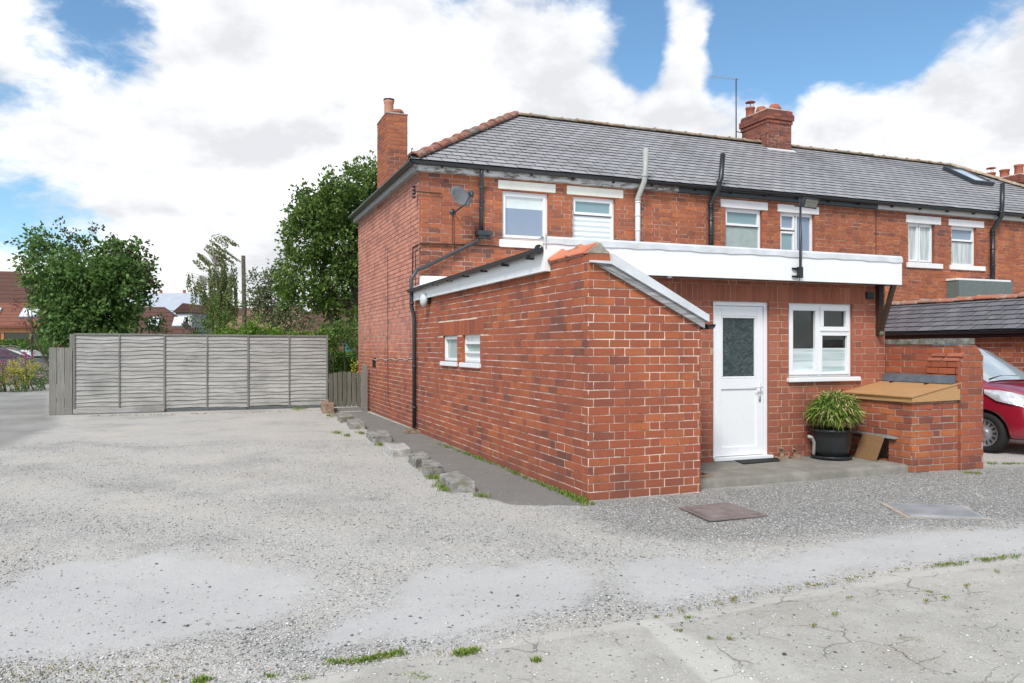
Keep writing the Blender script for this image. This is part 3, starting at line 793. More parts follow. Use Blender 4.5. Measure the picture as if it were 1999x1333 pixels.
# rainwater pipe with swan neck, hopper and slanting run on the end house
a_ = onY(940, 345, YH - .16); b_ = onY(940, 365, pY); c_ = onY(939, 450, pY); d_ = onY(939, 462, pY); e_ = onY(830, 521, pY)
m = MB(); m.tube([(a_.x, YH - .17, 4.93), (a_.x, YH - .17, 4.82), (b_.x, pY, 4.66), (c_.x, pY, c_.z)], .036, 12)
clipring(m, (b_.x, pY, 4.2), .042); clipring(m, (b_.x, pY, 4.60), .042)
dp = build('downpipe', m, M['charcoal'], H[0], True)
hb = MB(); h0 = onY(929, 450, pY); h1 = onY(957, 461, pY); hb.box((h0.x, YH - .17, h1.z), (h1.x, YH - .01, h0.z)); hb.box((h0.x + .03, YH - .14, h1.z - .06), (h1.x - .09, YH - .03, h1.z))
build('hopper', hb, M['charcoal'], dp, bevel=.006)
m = MB()
e1 = onY(932, 470, pY); e2 = onY(830, 521, pY - .03); e3 = Vector((XM - .06, YH - .10, 2.98)); e4 = Vector((3.40, YH - .16, 2.70)); e5 = Vector((3.40, YH - .16, 2.55))
gd = Vector((3.46, YH - .18, 0))
m.tube([(e1.x + .03, pY, e1.z + .1), e1, e2, e3, (3.45, YH - .16, 2.80), (3.45, YH - .18, 2.3), (3.50, YH - .18, 2.1), (3.50, YH - .18, .07)], .036, 12)
for zz in (2.35, 1.2, .45): clipring(m, (3.50 if zz < 2 else 3.455, YH - .18, zz), .045)
build('downpipe', m, M['charcoal'], H[0], True, label='charcoal downpipe slanting across the wall to the gully')
gl = MB()
for (p, q) in (((3.30, YH - .40), (3.62, YH - .37)), ((3.30, YH - .10), (3.58, YH - .07)), ((3.30, YH - .37), (3.33, YH - .10)), ((3.52, YH - .37), (3.55, YH - .10))):
    gl.box((p[0], p[1], .0), (q[0], q[1], .05))
build('gully_surround', gl, M['rubble'], H[0])

def soil_pipe(i, u_low, v_low, u_el, v_el, u_top, v_top, mats, r=.055, pyo=.08, out=.26):
    lo = onY(u_low, v_low, YH - pyo); el = onY(u_low, v_el, YH - pyo)
    up0 = onY(u_el, v_el - 36, YH - out); tp = onY(u_top, v_top, YH - out)
    m1 = MB(); m1.tube([(lo.x, YH - pyo, lo.z - .35), (el.x, YH - pyo, el.z)], r, 14)
    for t in (.25, .6, .92): clipring(m1, (lo.x, YH - pyo, lo.z + (el.z - lo.z) * t), r * 1.12)
    s = build('soil_pipe', m1, M[mats[0]], H[i], True)
    m2 = MB(); x2 = up0.x
    m2.tube([(el.x, YH - pyo, el.z - .05), (el.x, YH - pyo, el.z + .02), (x2, YH - out, el.z + .34), (x2, YH - out, el.z + .44), (x2 + (tp.x - x2) * .5, YH - out, (el.z + tp.z) / 2), (tp.x, YH - out, tp.z)], r * 1.02, 14)
    clipring(m2, (x2, YH - out, el.z + .44), r * 1.2); clipring(m2, (el.x, YH - pyo, el.z - .02), r * 1.2)
    build('upper_pipe', m2, M[mats[1]], s, True)
soil_pipe(0, 1245, 470, 1258, 388, 1261, 290, ('whitepipe', 'greypipe'))
soil_pipe(1, 1388, 478, 1404, 398, 1411, 300, ('black', 'black'))
soil_pipe(2, 1938, 540, 1955, 450, 1957, 358, ('black', 'black'))
# party joint and cable line
m = MB(); pj = onY(1710, 400, YH - .01); m.box((pj.x - .006, YH - .016, 2.2), (pj.x + .006, YH, ZW - .03)); build('expansion_joint', m, M['darkbrown'], H[2])

# grey clad box on the wall of the far house
b0 = onY(1872, 546, YH - .35); b1 = onY(1977, 585, YH - .35)
m = MB(); m.box((b0.x, YH - .35, 2.2), (b1.x, YH - .002, b0.z)); m.box((b0.x + (b1.x - b0.x) * .48, YH - .356, 2.2), (b0.x + (b1.x - b0.x) * .49, YH - .35, b0.z - .01))
bx_ = build('clad_box', m, simple('grey_felt', (.15, .175, .17), .9, .1, .1, 12, .4), H[2])
m = MB(); m.box((b0.x - .02, YH - .30, b0.z), (b1.x, YH - .002, b0.z + .05)); build('trim', m, M['whitepaint'], bx_)

# ================================================================== REAR EXTENSION AND OUTHOUSE
XS, YF, YD = 3.565, 7.04, 8.25
XR = 4.905; XE = 8.81
EXT = thing('rear_extension', (6.0, 10.5, 0), 'single storey flat roofed brick extension with white fascia, door and lean-to end', 'building')
ZP = 2.50
# side wall facing left
pA = onX(868, 655, XS); pB = onX(898, 706, XS); pC = onX(904, 652, XS); pD = onX(938, 709, XS)
w1 = (pB.y + .0, pA.y, 1.37, 1.86); 
y_a0, y_a1 = onX(893, 700, XS).y, onX(865, 700, XS).y
y_b0, y_b1 = onX(938, 700, XS).y, onX(903, 700, XS).y
zt1 = onX(880, 655, XS).z; zb1 = onX(880, 706, XS).z; zt2 = onX(920, 653, XS).z; zb2 = onX(920, 708, XS).z
print('side windows', y_a0, y_a1, y_b0, y_b1, zb1, zt1, zb2, zt2)
zt = (zt1 + zt2) / 2; zb = (zb1 + zb2) / 2
ha = (y_a0, y_a1, zb, zt); hb_ = (y_b0, y_b1, zb, zt)
sol = (y_b0 - .15, y_a1 + .25, zt, zt + .225)
bb, mm = MB(), MB()
brickwork(fX(XS), YF, YH, -.15, ZP, [ha, hb_, sol, (7.95, YH, 2.42, 9)], (), .02, bb, mm, 'fg', seed=91, joint=.0105)
soldiers(fX(XS), *sol, bb, mm, .08)
mb = MB(); mb.add(bb.v, bb.f, 0); mb.add(mm.v, mm.f, 1)
reveal(mb, fX(XS), *ha, depth=.11); reveal(mb, fX(XS), *hb_, depth=.11)
mb.box((XS + .12, YF + .14, -.15), (XS + .24, YH, 2.42), 1)
build('side_wall', mb, [M['brick_deep'], M['mortar_w']], EXT)
ws = window(EXT, fX(XS), *ha, [(0, 1, 0, 1, 'glass_frost', .045)], inset=.04, fw=.025, sill=(ha[0] - .03, ha[1] + .03, zb - .07, zb, .05), sillmat='upvc')
ws = window(EXT, fX(XS), *hb_, [(0, 1, .28, .8, 'glass_frost', .03), (0, 1, 0, .28, 'whitepaint'), (0, 1, .8, 1, 'whitepaint')], inset=.04, fw=.045, sill=(hb_[0] - .03, hb_[1] + .03, zb - .07, zb, .05), sillmat='upvc')

# outhouse front (gable of the lean-to)
slope = (2.40 - 1.80) / (XR - 3.85)
cut = (slope, 1, 2.40 + slope * 3.85)     # slope*x + z <= c
bb, mm = MB(), MB()
def front_holes(b_, m_):
    brickwork(fY(YF), XS + .0, 3.83, -.15, ZP, (), (), XS - .119, b_, m_, 'fg', seed=101)
    brickwork(fY(YF), 3.83, XR, -.15, 2.42, (), [cut], XS - .119, b_, m_, 'fg', seed=102)
brickwork(fY(YF), XS, XR, -.15, 2.41, (), [cut], XS + .003, bb, mm, 'fg', seed=101, joint=.0105)
# right return of the outhouse
brickwork(lambda s, d, z: (XR + d, s, z), YF, YD, -.15, 1.78, (), (), .0, bb, mm, 'fg', seed=103)
mb = MB(); mb.add(bb.v, bb.f, 0); mb.add(mm.v, mm.f, 1)
mb.prism([(XS + .12, YF + .12, -.15), (XR - .02, YF + .12, -.15), (XR - .02, YF + .12, 1.78), (3.85, YF + .12, 2.38), (XS + .12, YF + .12, 2.38)], (0, YD - YF - .12, 0), 1)
build('outhouse_wall', mb, [M['brick_deep'], M['mortar_w']], EXT)
# parapet head above the verge: back face + corner brick
pb = MB(); pb.box((XS + .01, YF + .02, 2.30), (XS + .235, 7.93, ZP - .002), 1)
pb.box((XS + .0, YF - .02, 2.425), (XS + .245, YF + .10, 2.498), 0)
build('parapet', pb, [M['brick_orange'], M['mortar_g']], EXT)
# ridge-tile coping, two terracotta tiles, and the cement end
def coping_tile(y0, y1):
    m = MB(); xc = XS + .12; w = .155; prof = [(-w, .0), (-w * .92, .02), (0, .115), (w * .92, .02), (w, 0), (w * .92, -.015), (0, .09), (-w * .92, -.015)]
    def ring(y, k=1., dz=0): return [(xc + px * k, y, ZP + .012 + pz * k + dz) for px, pz in prof]
    rs = [ring(y0, .98), ring(y1 - .10, .98), ring(y1 - .075, 1.14, .005), ring(y1 - .03, 1.16, .008), ring(y1, 1.05, .003)]
    n = len(prof); m.add(sum(rs, []), [(q * n + k, q * n + (k + 1) % n, (q + 1) * n + (k + 1) % n, (q + 1) * n + k) for q in range(4) for k in range(n)] + [tuple(range(n)), tuple(range(4 * n, 5 * n))])
    return m
for (a, b) in ((7.08, 7.50), (7.51, 7.95)): build('coping_tile', coping_tile(a, b), M['terracotta'], EXT)
m = MB(); xc = XS + .12; m.prism([(xc - .135, YF - .015, ZP), (xc + .125, YF - .015, ZP), (xc + .01, YF - .015, ZP + .118)], (0, .06, 0)); build('cement_fillet', m, M['cement'], EXT, bevel=.006)
# bargeboard and roof of the lean-to
def on_slope(x, off): return 2.40 + slope * 3.85 - slope * x + off
m = MB(); ya, yb = YF - .045, YF - .012
m.prism([(XS + .01, ya, on_slope(XS + .01, -.135) ), (XR + .03, ya, on_slope(XR + .03, -.03)), (XR + .03, ya, on_slope(XR + .03, .085)), (3.80, ya, 2.395), (XS + .01, ya, 2.415)], (0, yb - ya, 0))
build('bargeboard', m, M['verge_wood'], EXT)
m = MB(); ya = YF - .07
m.prism([(XS + .0, ya, 2.405), (3.80, ya, 2.395), (XR + .07, ya, on_slope(XR + .07, .06)), (XR + .07, ya, on_slope(XR + .07, .135)), (3.84, ya, 2.49), (3.80, ya, 2.50), (3.81, ya, 2.425), (XS + .0, ya, 2.425)], (0, .05, 0))
m.prism([(3.80, YF - .02, 2.40), (XR + .07, YF - .02, on_slope(XR + .07, .06)), (XR + .07, YF - .02, on_slope(XR + .07, .12)), (3.84, YF - .02, 2.47)], (0, YD - YF + .02, 0))
build('lean_to_roof', m, M['lead_pale'], EXT)
m = MB(); gutter((XR + .125, YF - .03, 1.80), (XR + .125, YD - .02, 1.79), .055, (1, 0, 0), m); build('gutter', m, M['black'], EXT)

# door wall
dr = win_px(1392, 1501, 587, 893, YD); kw = win_px(1539, 1664, 592, 737, YD)
zs = .105
dr = (dr[0], dr[1], zs, dr[3]); print('door', dr, 'kitchen window', kw)
bb, mm = MB(), MB()
ztop = 2.44
solz = (dr[3], dr[3] + .215)
sh = (XR - .01, XE - .30, solz[0], solz[1])
kwh = (kw[0], kw[1], kw[2], dr[3])
brickwork(fY(YD), XR - .01, XE, -.15, ztop, [dr, kwh, sh], (), .04, bb, mm, 'fg', seed=111, proud=.004)
soldiers(fY(YD), *sh, bb, mm, .082, proud=.004)
mb = MB(); mb.add(bb.v, bb.f, 0); mb.add(mm.v, mm.f, 1)
reveal(mb, fY(YD), *dr, depth=.11); reveal(mb, fY(YD), *kwh, depth=.11)
mb.box((XR, YD + .13, -.15), (XE - .01, YH - .01, 2.40), 1)
mb.add([(XE, YD, -.15), (XE, YH, -.15), (XE, YH, 2.42), (XE, YD, 2.42)], [(0, 1, 2, 3)], 0)
build('door_wall', mb, [M['brick_ext'], M['mortar_t']], EXT)
# kitchen window
kwz = (kw[0], kw[1], kw[2], dr[3])
kwo = window(EXT, fY(YD), *kwz, [(0, .49, 0, 1, [('halfblind', 0, .36), ('glass_dark', .36, 1)], .065), (.51, 1, .64, 1, 'glass_dark', .06), (.51, 1, 0, .61, [('halfblind', 0, .66), ('glass_dark', .66, 1)], .035)],
       inset=.035, fw=.045, sill=(kw[0] - .03, kw[1] + .10, kw[2] - .06, kw[2], .06), sillmat='upvc')
mm_ = MB(); cx = kwz[0] + (kwz[1] - kwz[0]) * .5
mm_.box((cx - .022, -.083, kwz[2] + .04), (cx + .022, -.037, kwz[3] - .04), fn=fY(YD)); zz = kwz[2] + (kwz[3] - kwz[2]) * .625
mm_.box((cx + .022, -.083, zz - .022), (kwz[1] - .04, -.037, zz + .022), fn=fY(YD)); build('mullion', mm_, M['upvc'], kwo)

# door
DO = MB(); x0, x1, z0, z1 = dr
fnD = fY(YD)
fw = .055
for (a, b, c, d) in ((x0, x0 + fw, z0 + .04, z1), (x1 - fw, x1, z0 + .04, z1), (x0 + fw, x1 - fw, z1 - fw, z1)): DO.box((a, -.10, c), (b, -.03, d), fn=fnD)
door = build('door_frame', DO, M['upvc'], EXT, bevel=.004)
m = MB(); m.box((x0 - .0, -.10, z0 + .003), (x1 + .045, .04, z0 + .045), fn=fnD); build('threshold', m, M['upvc'], door, bevel=.004)
# leaf with recessed panels
l0, l1, b0_, b1_ = x0 + fw + .004, x1 - fw - .004, z0 + .05, z1 - fw - .004
Wd, Hd = l1 - l0, b1_ - b0_
m = MB(); stl = .10
gz0, gz1 = b0_ + Hd * .515, b1_ - .125
pz0, pz1 = b0_ + .115, b0_ + Hd * .445
for (a, b, c, d) in ((l0, l0 + stl, b0_, b1_), (l1 - stl, l1, b0_, b1_), (l0 + stl, l1 - stl, b0_, pz0), (l0 + stl, l1 - stl, pz1, gz0), (l0 + stl, l1 - stl, gz1, b1_)): m.box((a, -.095, c), (b, -.045, d), fn=fnD)
leaf = build('door_leaf', m, M['upvc'], door, bevel=.004)
m = MB(); m.box((l0 + stl, -.09, pz0), (l1 - stl, -.062, pz1), fn=fnD); build('lower_panel', m, M['upvc'], door)
m = MB(); t = .028
for (a, b, c, d) in ((l0 + stl, l1 - stl, gz0, gz0 + t), (l0 + stl, l1 - stl, gz1 - t, gz1), (l0 + stl, l0 + stl + t, gz0 + t, gz1 - t), (l1 - stl - t, l1 - stl, gz0 + t, gz1 - t)): m.box((a, -.085, c), (b, -.048, d), fn=fnD)
build('glazing_bead', m, M['upvc'], door, bevel=.006)
k = MT('patterned_glass', .38, .3); n = k.noise(9, 3, .6, None, 2.5); n2 = k.noise(60, 2)
k.col(k.ramp(n, [(.40, (.035, .05, .052)), (.6, (.07, .092, .095))])); k.bump(k.math('ADD', k.math('MULTIPLY', n, 1.5), k.math('MULTIPLY', n2, .2)), .8, .02); M['pattern'] = k.m
m = MB(); m.box((l0 + stl + t, -.08, gz0 + t), (l1 - stl - t, -.07, gz1 - t), fn=fnD); build('pane', m, M['pattern'], door)
m = MB(); hx = l1 - .055; hz = b0_ + Hd * .43
m.box((hx - .016, -.045, hz - .14), (hx + .016, -.035, hz + .10), fn=fnD)
m.tube([fnD(hx, -.035, hz + .05), fnD(hx, .012, hz + .05), fnD(hx - .03, .018, hz + .05), fnD(hx - .115, .015, hz + .052)], .009, 8); m.lathe(fnD(hx, -.035, hz - .06), [(.012, 0), (.012, .006)], 12, axis=(0, -1, 0))
build('handle', m, simple('white_handle', (.66, .67, .68), .3, .5, .03), door, True)

# fascia round the flat roof
XFL, YFF, ZF0, ZF1 = 3.48, 7.95, 2.40, 2.79
m = MB(); m.box((XFL, YFF, ZF0), (XE - .01, YFF + .03, ZF1 - .075))
m.box((XFL, YFF + .03, ZF0), (XFL + .03, YH - .005, 2.655))
m.box((XE - .04, YFF + .03, ZF0), (XE - .01, YD + .5, ZF1 - .075))
build('fascia', m, M['white'], EXT, bevel=.003)
m = MB(); m.box((XFL + .03, YFF + .03, ZF0 + .02), (XE - .04, YD - .012, ZF0 + .035)); build('soffit', m, M['darkbrown'], EXT)
m = MB()
n_ = 36
for i in range(n_):   # dressed lead along the front edge, slightly uneven
    a = XFL - .005 + (XE - XFL) * i / n_; b = XFL - .005 + (XE - XFL) * (i + 1) / n_
    w0, w1 = .006 * math.sin(i * 2.1) + .004 * math.sin(i * .7), .006 * math.sin((i + 1) * 2.1) + .004 * math.sin((i + 1) * .7)
    zb0, zb1 = ZF1 - .085 + w0, ZF1 - .085 + w1
    m.add([(a, YFF - .012, zb0), (b, YFF - .012, zb1), (b, YFF - .008, ZF1 - .02), (a, YFF - .008, ZF1 - .02), (b, YFF + .02, ZF1 + .004), (a, YFF + .02, ZF1 + .004), (b, YFF + .16, ZF1 - .01), (a, YFF + .16, ZF1 - .01)],
          [(0, 1, 2, 3), (3, 2, 4, 5), (5, 4, 6, 7)])
build('lead_edge', m, M['lead_pale'], EXT)
m = MB(); m.box((XFL + .03, YFF + .16, 2.60), (XE - .01, YH - .01, 2.66)); m.box((XFL + .1, YFF + .03, 2.60), (XE - .01, YFF + .16, ZF1 - .03)); m.box((3.64, YH - .05, 2.66), (XE, YH - .008, 2.88)); 
build('flat_roof', m, [M['lead_pale'], M['white']][1], EXT)
# gutter of the side
m = MB(); gx = XFL - .06; gutter((gx, 7.96, 2.645), (gx, YH - .15, 2.60), .058, (-1, 0, 0), m)
y = 8.25
while y < YH - .2:
    m.box((gx - .045, y - .012, 2.645 - .058 - .03), (XFL - .002, y + .012, 2.645 - .058 - .005)); y += .8
m.lathe((gx, 7.96, 2.640), [(.001, 0), (.056, .0), (.056, .004)], 16, axis=(0, -1, 0))
build('gutter', m, M['black'], EXT)
m = MB(); m.tube([(XFL + .02, 7.94, 2.655), (XFL + .02, 7.94, 2.82)], .007, 6); m.tube([(XFL - .05, 7.95, 2.655), (XFL + .0, 7.95, 2.72), (XFL + .02, 7.945, 2.80)], .006, 6); build('wire_stay', m, M['greypipe'], EXT)

# timber bracket at the right end of the canopy
m = MB(); bx0 = XE - .10
m.box((bx0 - .08, YD - .075, 1.72), (bx0, YD - .008, ZF0 + .01))
m.prism([(bx0 - .07, YD - .08, 1.78), (bx0 - .07, YD - .08, 1.90), (bx0 - .07, YFF + .05, ZF0), (bx0 - .07, YFF - .0 + .0, ZF0), ], (.07, 0, 0))
build('bracket', m, M['darkbrown'], EXT, bevel=.003)
m = MB(); m.lathe((bx0 - .04, YD - .075, 1.74), [(.035, -.02), (.04, 0), (.03, .03), (.005, .045)], 12, axis=(-.3, -1, 0)); build('bracket_foot', m, M['coping'], EXT, True)
v0_ = onY(1689, 570, YD); v1_ = onY(1703, 584, YD); m = MB(); m.box((v0_.x, YD - .03, v1_.z), (v1_.x, YD - .006, v0_.z)); build('vent', m, M['black'], EXT)
# ---------------- concrete slab in front of the door
k = MT('slab_concrete', .9, .2); n = k.noise(5, 7, .65); n2 = k.noise(70, 4); c = k.ramp(n, [(.3, (.17, .158, .135)), (.7, (.29, .272, .24))])
c = k.mix(k.rng(k.noise(1.6, 4), .5, .65, 0, .45), c, (.17, .165, .14)); k.col(c); k.bump(k.math('ADD', n, k.math('MULTIPLY', n2, .5)), .5, .01); M['slab'] = k.m
m = MB(); yf = 7.20; N = 40; top = []; bot = []
rs = random.Random(4)
ed = [yf + .03 * math.sin(i * .5) * .3 + rs.uniform(-.008, .008) for i in range(N + 1)]
xs = [XR + (8.10 - XR) * i / N for i in range(N + 1)]
vv = []
for i in range(N + 1): vv += [(xs[i], YD - .002, .10), (xs[i], ed[i] + .05, .10), (xs[i], ed[i] + .012, .088), (xs[i], ed[i], .06), (xs[i], ed[i] - .012, -.03)]
m.add(vv, [(i * 5 + q, i * 5 + q + 1, i * 5 + q + 6, i * 5 + q + 5) for i in range(N) for q in range(4)])
m.add([(xs[-1], YD, .10), (xs[-1], ed[-1], .09), (xs[-1], ed[-1], -.03), (xs[-1], YD, -.03)], [(0, 1, 2, 3)])
build('step_slab', m, M['slab'], None, True, kind='structure')

# ================================================================== RIGHT SIDE: BUNKER, LOW WALL, OUTBUILDING, CAR
XW0, XW1 = 8.86, 9.09; YP = 7.10
LW = thing('boundary_wall', (9.0, 7.7, 0), 'low brick wall with stone coping and pier beside the coal bunker', 'wall')
bb, mm = MB(), MB()
brickwork(fX(XW0), YP + .25, YD + .05, -.1, 1.58, (), (), .03, bb, mm, 'fg', seed=121)
brickwork(fXr(XW1), YP, 9.2, -.1, 1.58, (), (), .03, bb, mm, 'fg', seed=122)
pc = (1, 1, 9.24 + 1.44)
brickwork(fY(YP), XW0 - .0, 9.24, -.1, 1.58, (), [pc], XW0, bb, mm, 'st', seed=123)
brickwork(fX(XW0 - .0), YP, YP + .25, -.1, 1.58, (), (), YP, bb, mm, 'st', seed=124)
brickwork(fXr(9.24), YP, YP + .34, -.1, 1.44, (), (), YP, bb, mm, 'st', seed=125)
mb = MB(); mb.add(bb.v, bb.f, 0); mb.add(mm.v, mm.f, 1)
mb.box((XW0 + .01, YP + .02, -.1), (XW1 - .01, 9.2, 1.575), 1); mb.box((XW1 - .01, YP + .01, -.1), (9.23, YP + .33, 1.43), 1)
mb.box((XW0 - .005, 8.26, 1.30), (XW0, 9.2, 1.58), 1)
build('wall', mb, [M['brick_deep'], M['mortar_g']], LW)
m = MB(); m.box((XW0 - .03, YP + .02, 1.585), (XW1 + .04, YP + .62, 1.665)); m.box((XW0 - .025, YP + .625, 1.585), (XW1 + .035, 9.2, 1.66)); build('coping', m, M['coping'], LW, bevel=.008)
# sloping shoulder bricks at the pier
m = MB(); bb, mm = MB(), MB(); brickwork(fX(XW0 - .055), YP + .01, YP + .46, 1.03, 1.375, bb=bb, mm=mm, bond='st', seed=126); bb.box((XW0 - .055, YP + .005, 1.03), (XW0 - .008, YP + .458, 1.372))
mb = MB(); mb.add(bb.v, bb.f, 0); mb.add(mm.v, mm.f, 1); build('buttress', mb, [M['brick_deep'], M['mortar_g']], LW)
for j in range(2):
    for i in range(2):
        a = YP + .005 + i * .23 - j * .03; m.prism([(XW0 - .075 + j * .03, a, 1.375 + j * .055), (XW0 + .02, a, 1.375 + j * .055), (XW0 + .02, a, 1.45 + j * .055), (XW0 - .06 + j * .03, a, 1.43 + j * .055 - .03)], (0, .215, 0))
build('shoulder_brick', m, M['brick_ext'], LW, bevel=.006)

# coal bunker
BX0, BX1, BY = 8.08, 8.855, 7.15
BK = thing('coal_bunker', (8.4, 7.7, 0), 'brick coal bunker with sloping stained plywood lid', 'bunker')
bb, mm = MB(), MB()
opn = (7.50, 7.97, .10, .40)
brickwork(fX(BX0), BY, YD, -.1, .93, [opn], (), .02, bb, mm, 'st', seed=131, joint=.014)
brickwork(fY(BY), BX0, BX1, -.1, .90, (), (), BX0 + .05, bb, mm, 'fg', seed=132, joint=.014)
mb = MB(); mb.add(bb.v, bb.f, 0); mb.add(mm.v, mm.f, 1)
mb.box((BX0 + .22, BY + .02, -.1), (BX1 - .01, YD - .01, .88), 1); reveal(mb, fX(BX0), *opn, depth=.2)
mb.box((BX0 + .01, BY + .02, .42), (BX0 + .2, YD - .01, .88), 1); mb.box((BX0 + .01, BY + .02, -.1), (BX0 + .2, 7.49, .42), 1); mb.box((BX0 + .01, 7.98, -.1), (BX0 + .2, YD - .01, .42), 1)
build('wall', mb, [M['brick_orange'], M['mortar_g']], BK)
m = MB()
zl, zr = .93, 1.09; xl, xr_ = BX0 - .06, BX1 + .0
lidz = lambda x: zl + (zr - zl) * (x - xl) / (xr_ - xl)
m.prism([(xl, BY - .05, zl), (xr_, BY - .05, zr), (xr_, BY - .05, zr + .016), (xl, BY - .05, zl + .016)], (0, YD - BY + .04, 0))
lid = build('lid', m, M['lid_wood'], BK, bevel=.002)
m = MB(); m.prism([(xl + .02, BY - .04, zl - .055), (xr_ - .002, BY - .04, zl - .045), (xr_ - .002, BY - .04, zr - .002), (xl + .02, BY - .04, zl - .002)], (0, .03, 0))
m.box((xl + .02, BY - .01, zl - .06), (xl + .045, YD - .01, zl - .002)); build('lid_side', m, M['lid_wood'], lid)
for y in (7.45, 8.0):
    m = MB(); m.box((xr_ - .20, y, zr - .03), (xr_ - .14, y + .03, zr - .004)); build('hinge', m, M['darkbrown'], lid)
m = MB(); m.prism([(BX1 - .13, BY - .02, zr + .0), (BX1 + .0, BY - .02, zr + .018), (BX1 + .0, BY - .02, zr + .10), (BX1 - .07, BY - .02, zr + .10)], (0, YD - BY, 0)); build('flashing', m, M['lead'], BK)
m = MB(); m.box((BX0 - .05, 7.42, .405), (BX0 + .01, 8.05, .43)); m.box((BX0 - .06, 7.36, .395), (BX0 + .0, 7.56, .415)); build('opening_lintel', m, M['verge_wood'], BK, bevel=.003)
# leaning board in front of the opening
m = MB(); m.box((0, 0, 0), (.012, .36, .33), fn=lambda x, y, z: (BX0 - .16 + x + z * .35, 7.56 + y + z * -.12, .102 + z))
tag(build('plywood_board', m, M['ply'], None, bevel=.002), 'small brown plywood board leaning over the bunker opening', 'board')

# bamboo plant in its black pot
px_, py_ = 7.57, 7.95
PL = thing('potted_bamboo', (px_, py_, .10), 'variegated bushy bamboo in a round black pot by the kitchen window', 'plant')
m = MB(); m.lathe((px_, py_, .115), [(.16, 0), (.19, .02), (.225, .12), (.245, .26), (.25, .34), (.265, .345), (.265, .375), (.24, .38), (.235, .33), (.01, .33)], 32)
build('pot', m, M['black'], PL, True)
m = MB(); m.lathe((px_, py_, .10), [(.20, 0), (.245, .012), (.26, .045), (.25, .05), (.235, .02), (.01, .018)], 32); build('saucer', m, M['black'], PL, True)
m = MB()
for i in range(1900):
    th, ph = random.uniform(0, 2 * math.pi), math.acos(random.uniform(-.35, 1))
    r = .31 * random.uniform(.55, 1.0)
    c = Vector((px_ + math.cos(th) * math.sin(ph) * r, py_ - .06 + math.sin(th) * math.sin(ph) * r * .85, .69 + math.cos(ph) * r * .90))
    if c.y > YD - .03: continue
    d = Vector((math.cos(th), math.sin(th), random.uniform(-.9, .7))).normalized() + Vector((random.uniform(-1, 1), random.uniform(-1, 1), random.uniform(-.6, .6)))
    d.normalize(); L_ = random.uniform(.09, .17); w = random.uniform(.006, .011)
    s = d.cross(Vector((random.uniform(-1, 1), random.uniform(-1, 1), 1))).normalized() * w; dn = Vector((0, 0, -.35 * L_))
    a, b_, e = c, c + d * L_ * .5 + Vector((0, 0, .01)), c + d * L_ + dn * .8
    m.add([a - s * .3, a + s * .3, b_ + s, b_ - s, e], [(0, 1, 2, 3), (3, 2, 4)])
build('foliage', m, M['leaf_bamboo'], PL)
m = MB()
for i in range(26):
    th = i * 2.4; r0 = .15 * math.sqrt(random.random()); r1 = r0 * 1.4
    m.tube([(px_ + math.cos(th) * r0, py_ + math.sin(th) * r0, .44), (px_ + math.cos(th) * r1, py_ - .03 + math.sin(th) * r1, .66), (px_ + math.cos(th) * r1 * 1.3, py_ - .05 + math.sin(th) * r1 * 1.1, .88)], [.004, .003, .002], 5)
build('stems', m, M['leaf_mid'], PL)
# pale pipe beside the pot
m = MB(); m.tube([(px_ - .36, py_ + .02, .40), (px_ - .30, py_ + .03, .385), (px_ - .25, py_ + .04, .32), (px_ - .22, py_ + .08, .18), (px_ - .20, py_ + .10, .12)], .022, 10)
tag(build('waste_pipe', m, M['greypipe'], None, True), 'short bent grey waste pipe beside the black plant pot', 'pipe')
# broken clay pieces by the door
def shard(x, y, s, rot, label):
    m = MB()
    for k_ in range(9):
        a0, a1 = R(-60 + k_ * 24), R(-60 + (k_ + 1) * 24)
        P = []
        for (an, q) in ((a0, .0), (a1, .0)):
            for rr_ in (.075 * s, .06 * s):
                for h in (0, .05):
                    P.append((an, rr_, h))
        pts = [(x + h * math.cos(rot + 1.57) + math.sin(an) * rr_ * math.cos(rot), y + h * math.sin(rot + 1.57) + math.sin(an) * rr_ * math.sin(rot), .102 + .062 * s + -math.cos(an) * rr_) for an, rr_, h in P]
        m.add(pts, [(0, 1, 3, 2), (4, 5, 7, 6), (0, 1, 5, 4), (2, 3, 7, 6), (0, 2, 6, 4), (1, 3, 7, 5)])
    m.box((x - .03, y - .06, .101), (x + .07, y - .02, .15))
    tag(build('clay_pipe', m, M['rubble'], None), label, 'broken pipe', 'broken clay pieces by the door')
shard(6.90, 8.12, 1.15, .3, 'larger broken clay pipe piece nearest the white door')
shard(7.12, 8.14, .95, .1, 'smaller broken clay pipe piece between the door and the plant pot')
# doormat
m = MB(); q = [onZ(1421, 894, .105), onZ(1500, 888, .105), onZ(1523, 900, .105), onZ(1452, 906, .105)]
m.prism([(p.x, p.y, .1035) for p in q], (0, 0, .010)); tag(build('doormat', m, simple('rubber_mat', (.025, .026, .028), .8, .2, .2, 60, .5, 200), None), 'thin black rubber doormat on the concrete step', 'doormat')
# open clay gully at the slab edge and the drain grid in the slab
m = MB(); gx, gy = 5.00, 7.30
for (a, b, c, d) in ((gx, gx + .26, gy, gy + .03), (gx, gx + .26, gy + .17, gy + .20), (gx, gx + .03, gy + .03, gy + .17), (gx + .23, gx + .26, gy + .03, gy + .17)): m.box((a, c, .102), (b, d, .125))
m.box((gx + .03, gy + .03, .1005), (gx + .23, gy + .17, .104)); tag(build('gully', m, M['rubble'], None, bevel=.002), 'small clay gully surround in the slab corner beside the outhouse', 'drain')

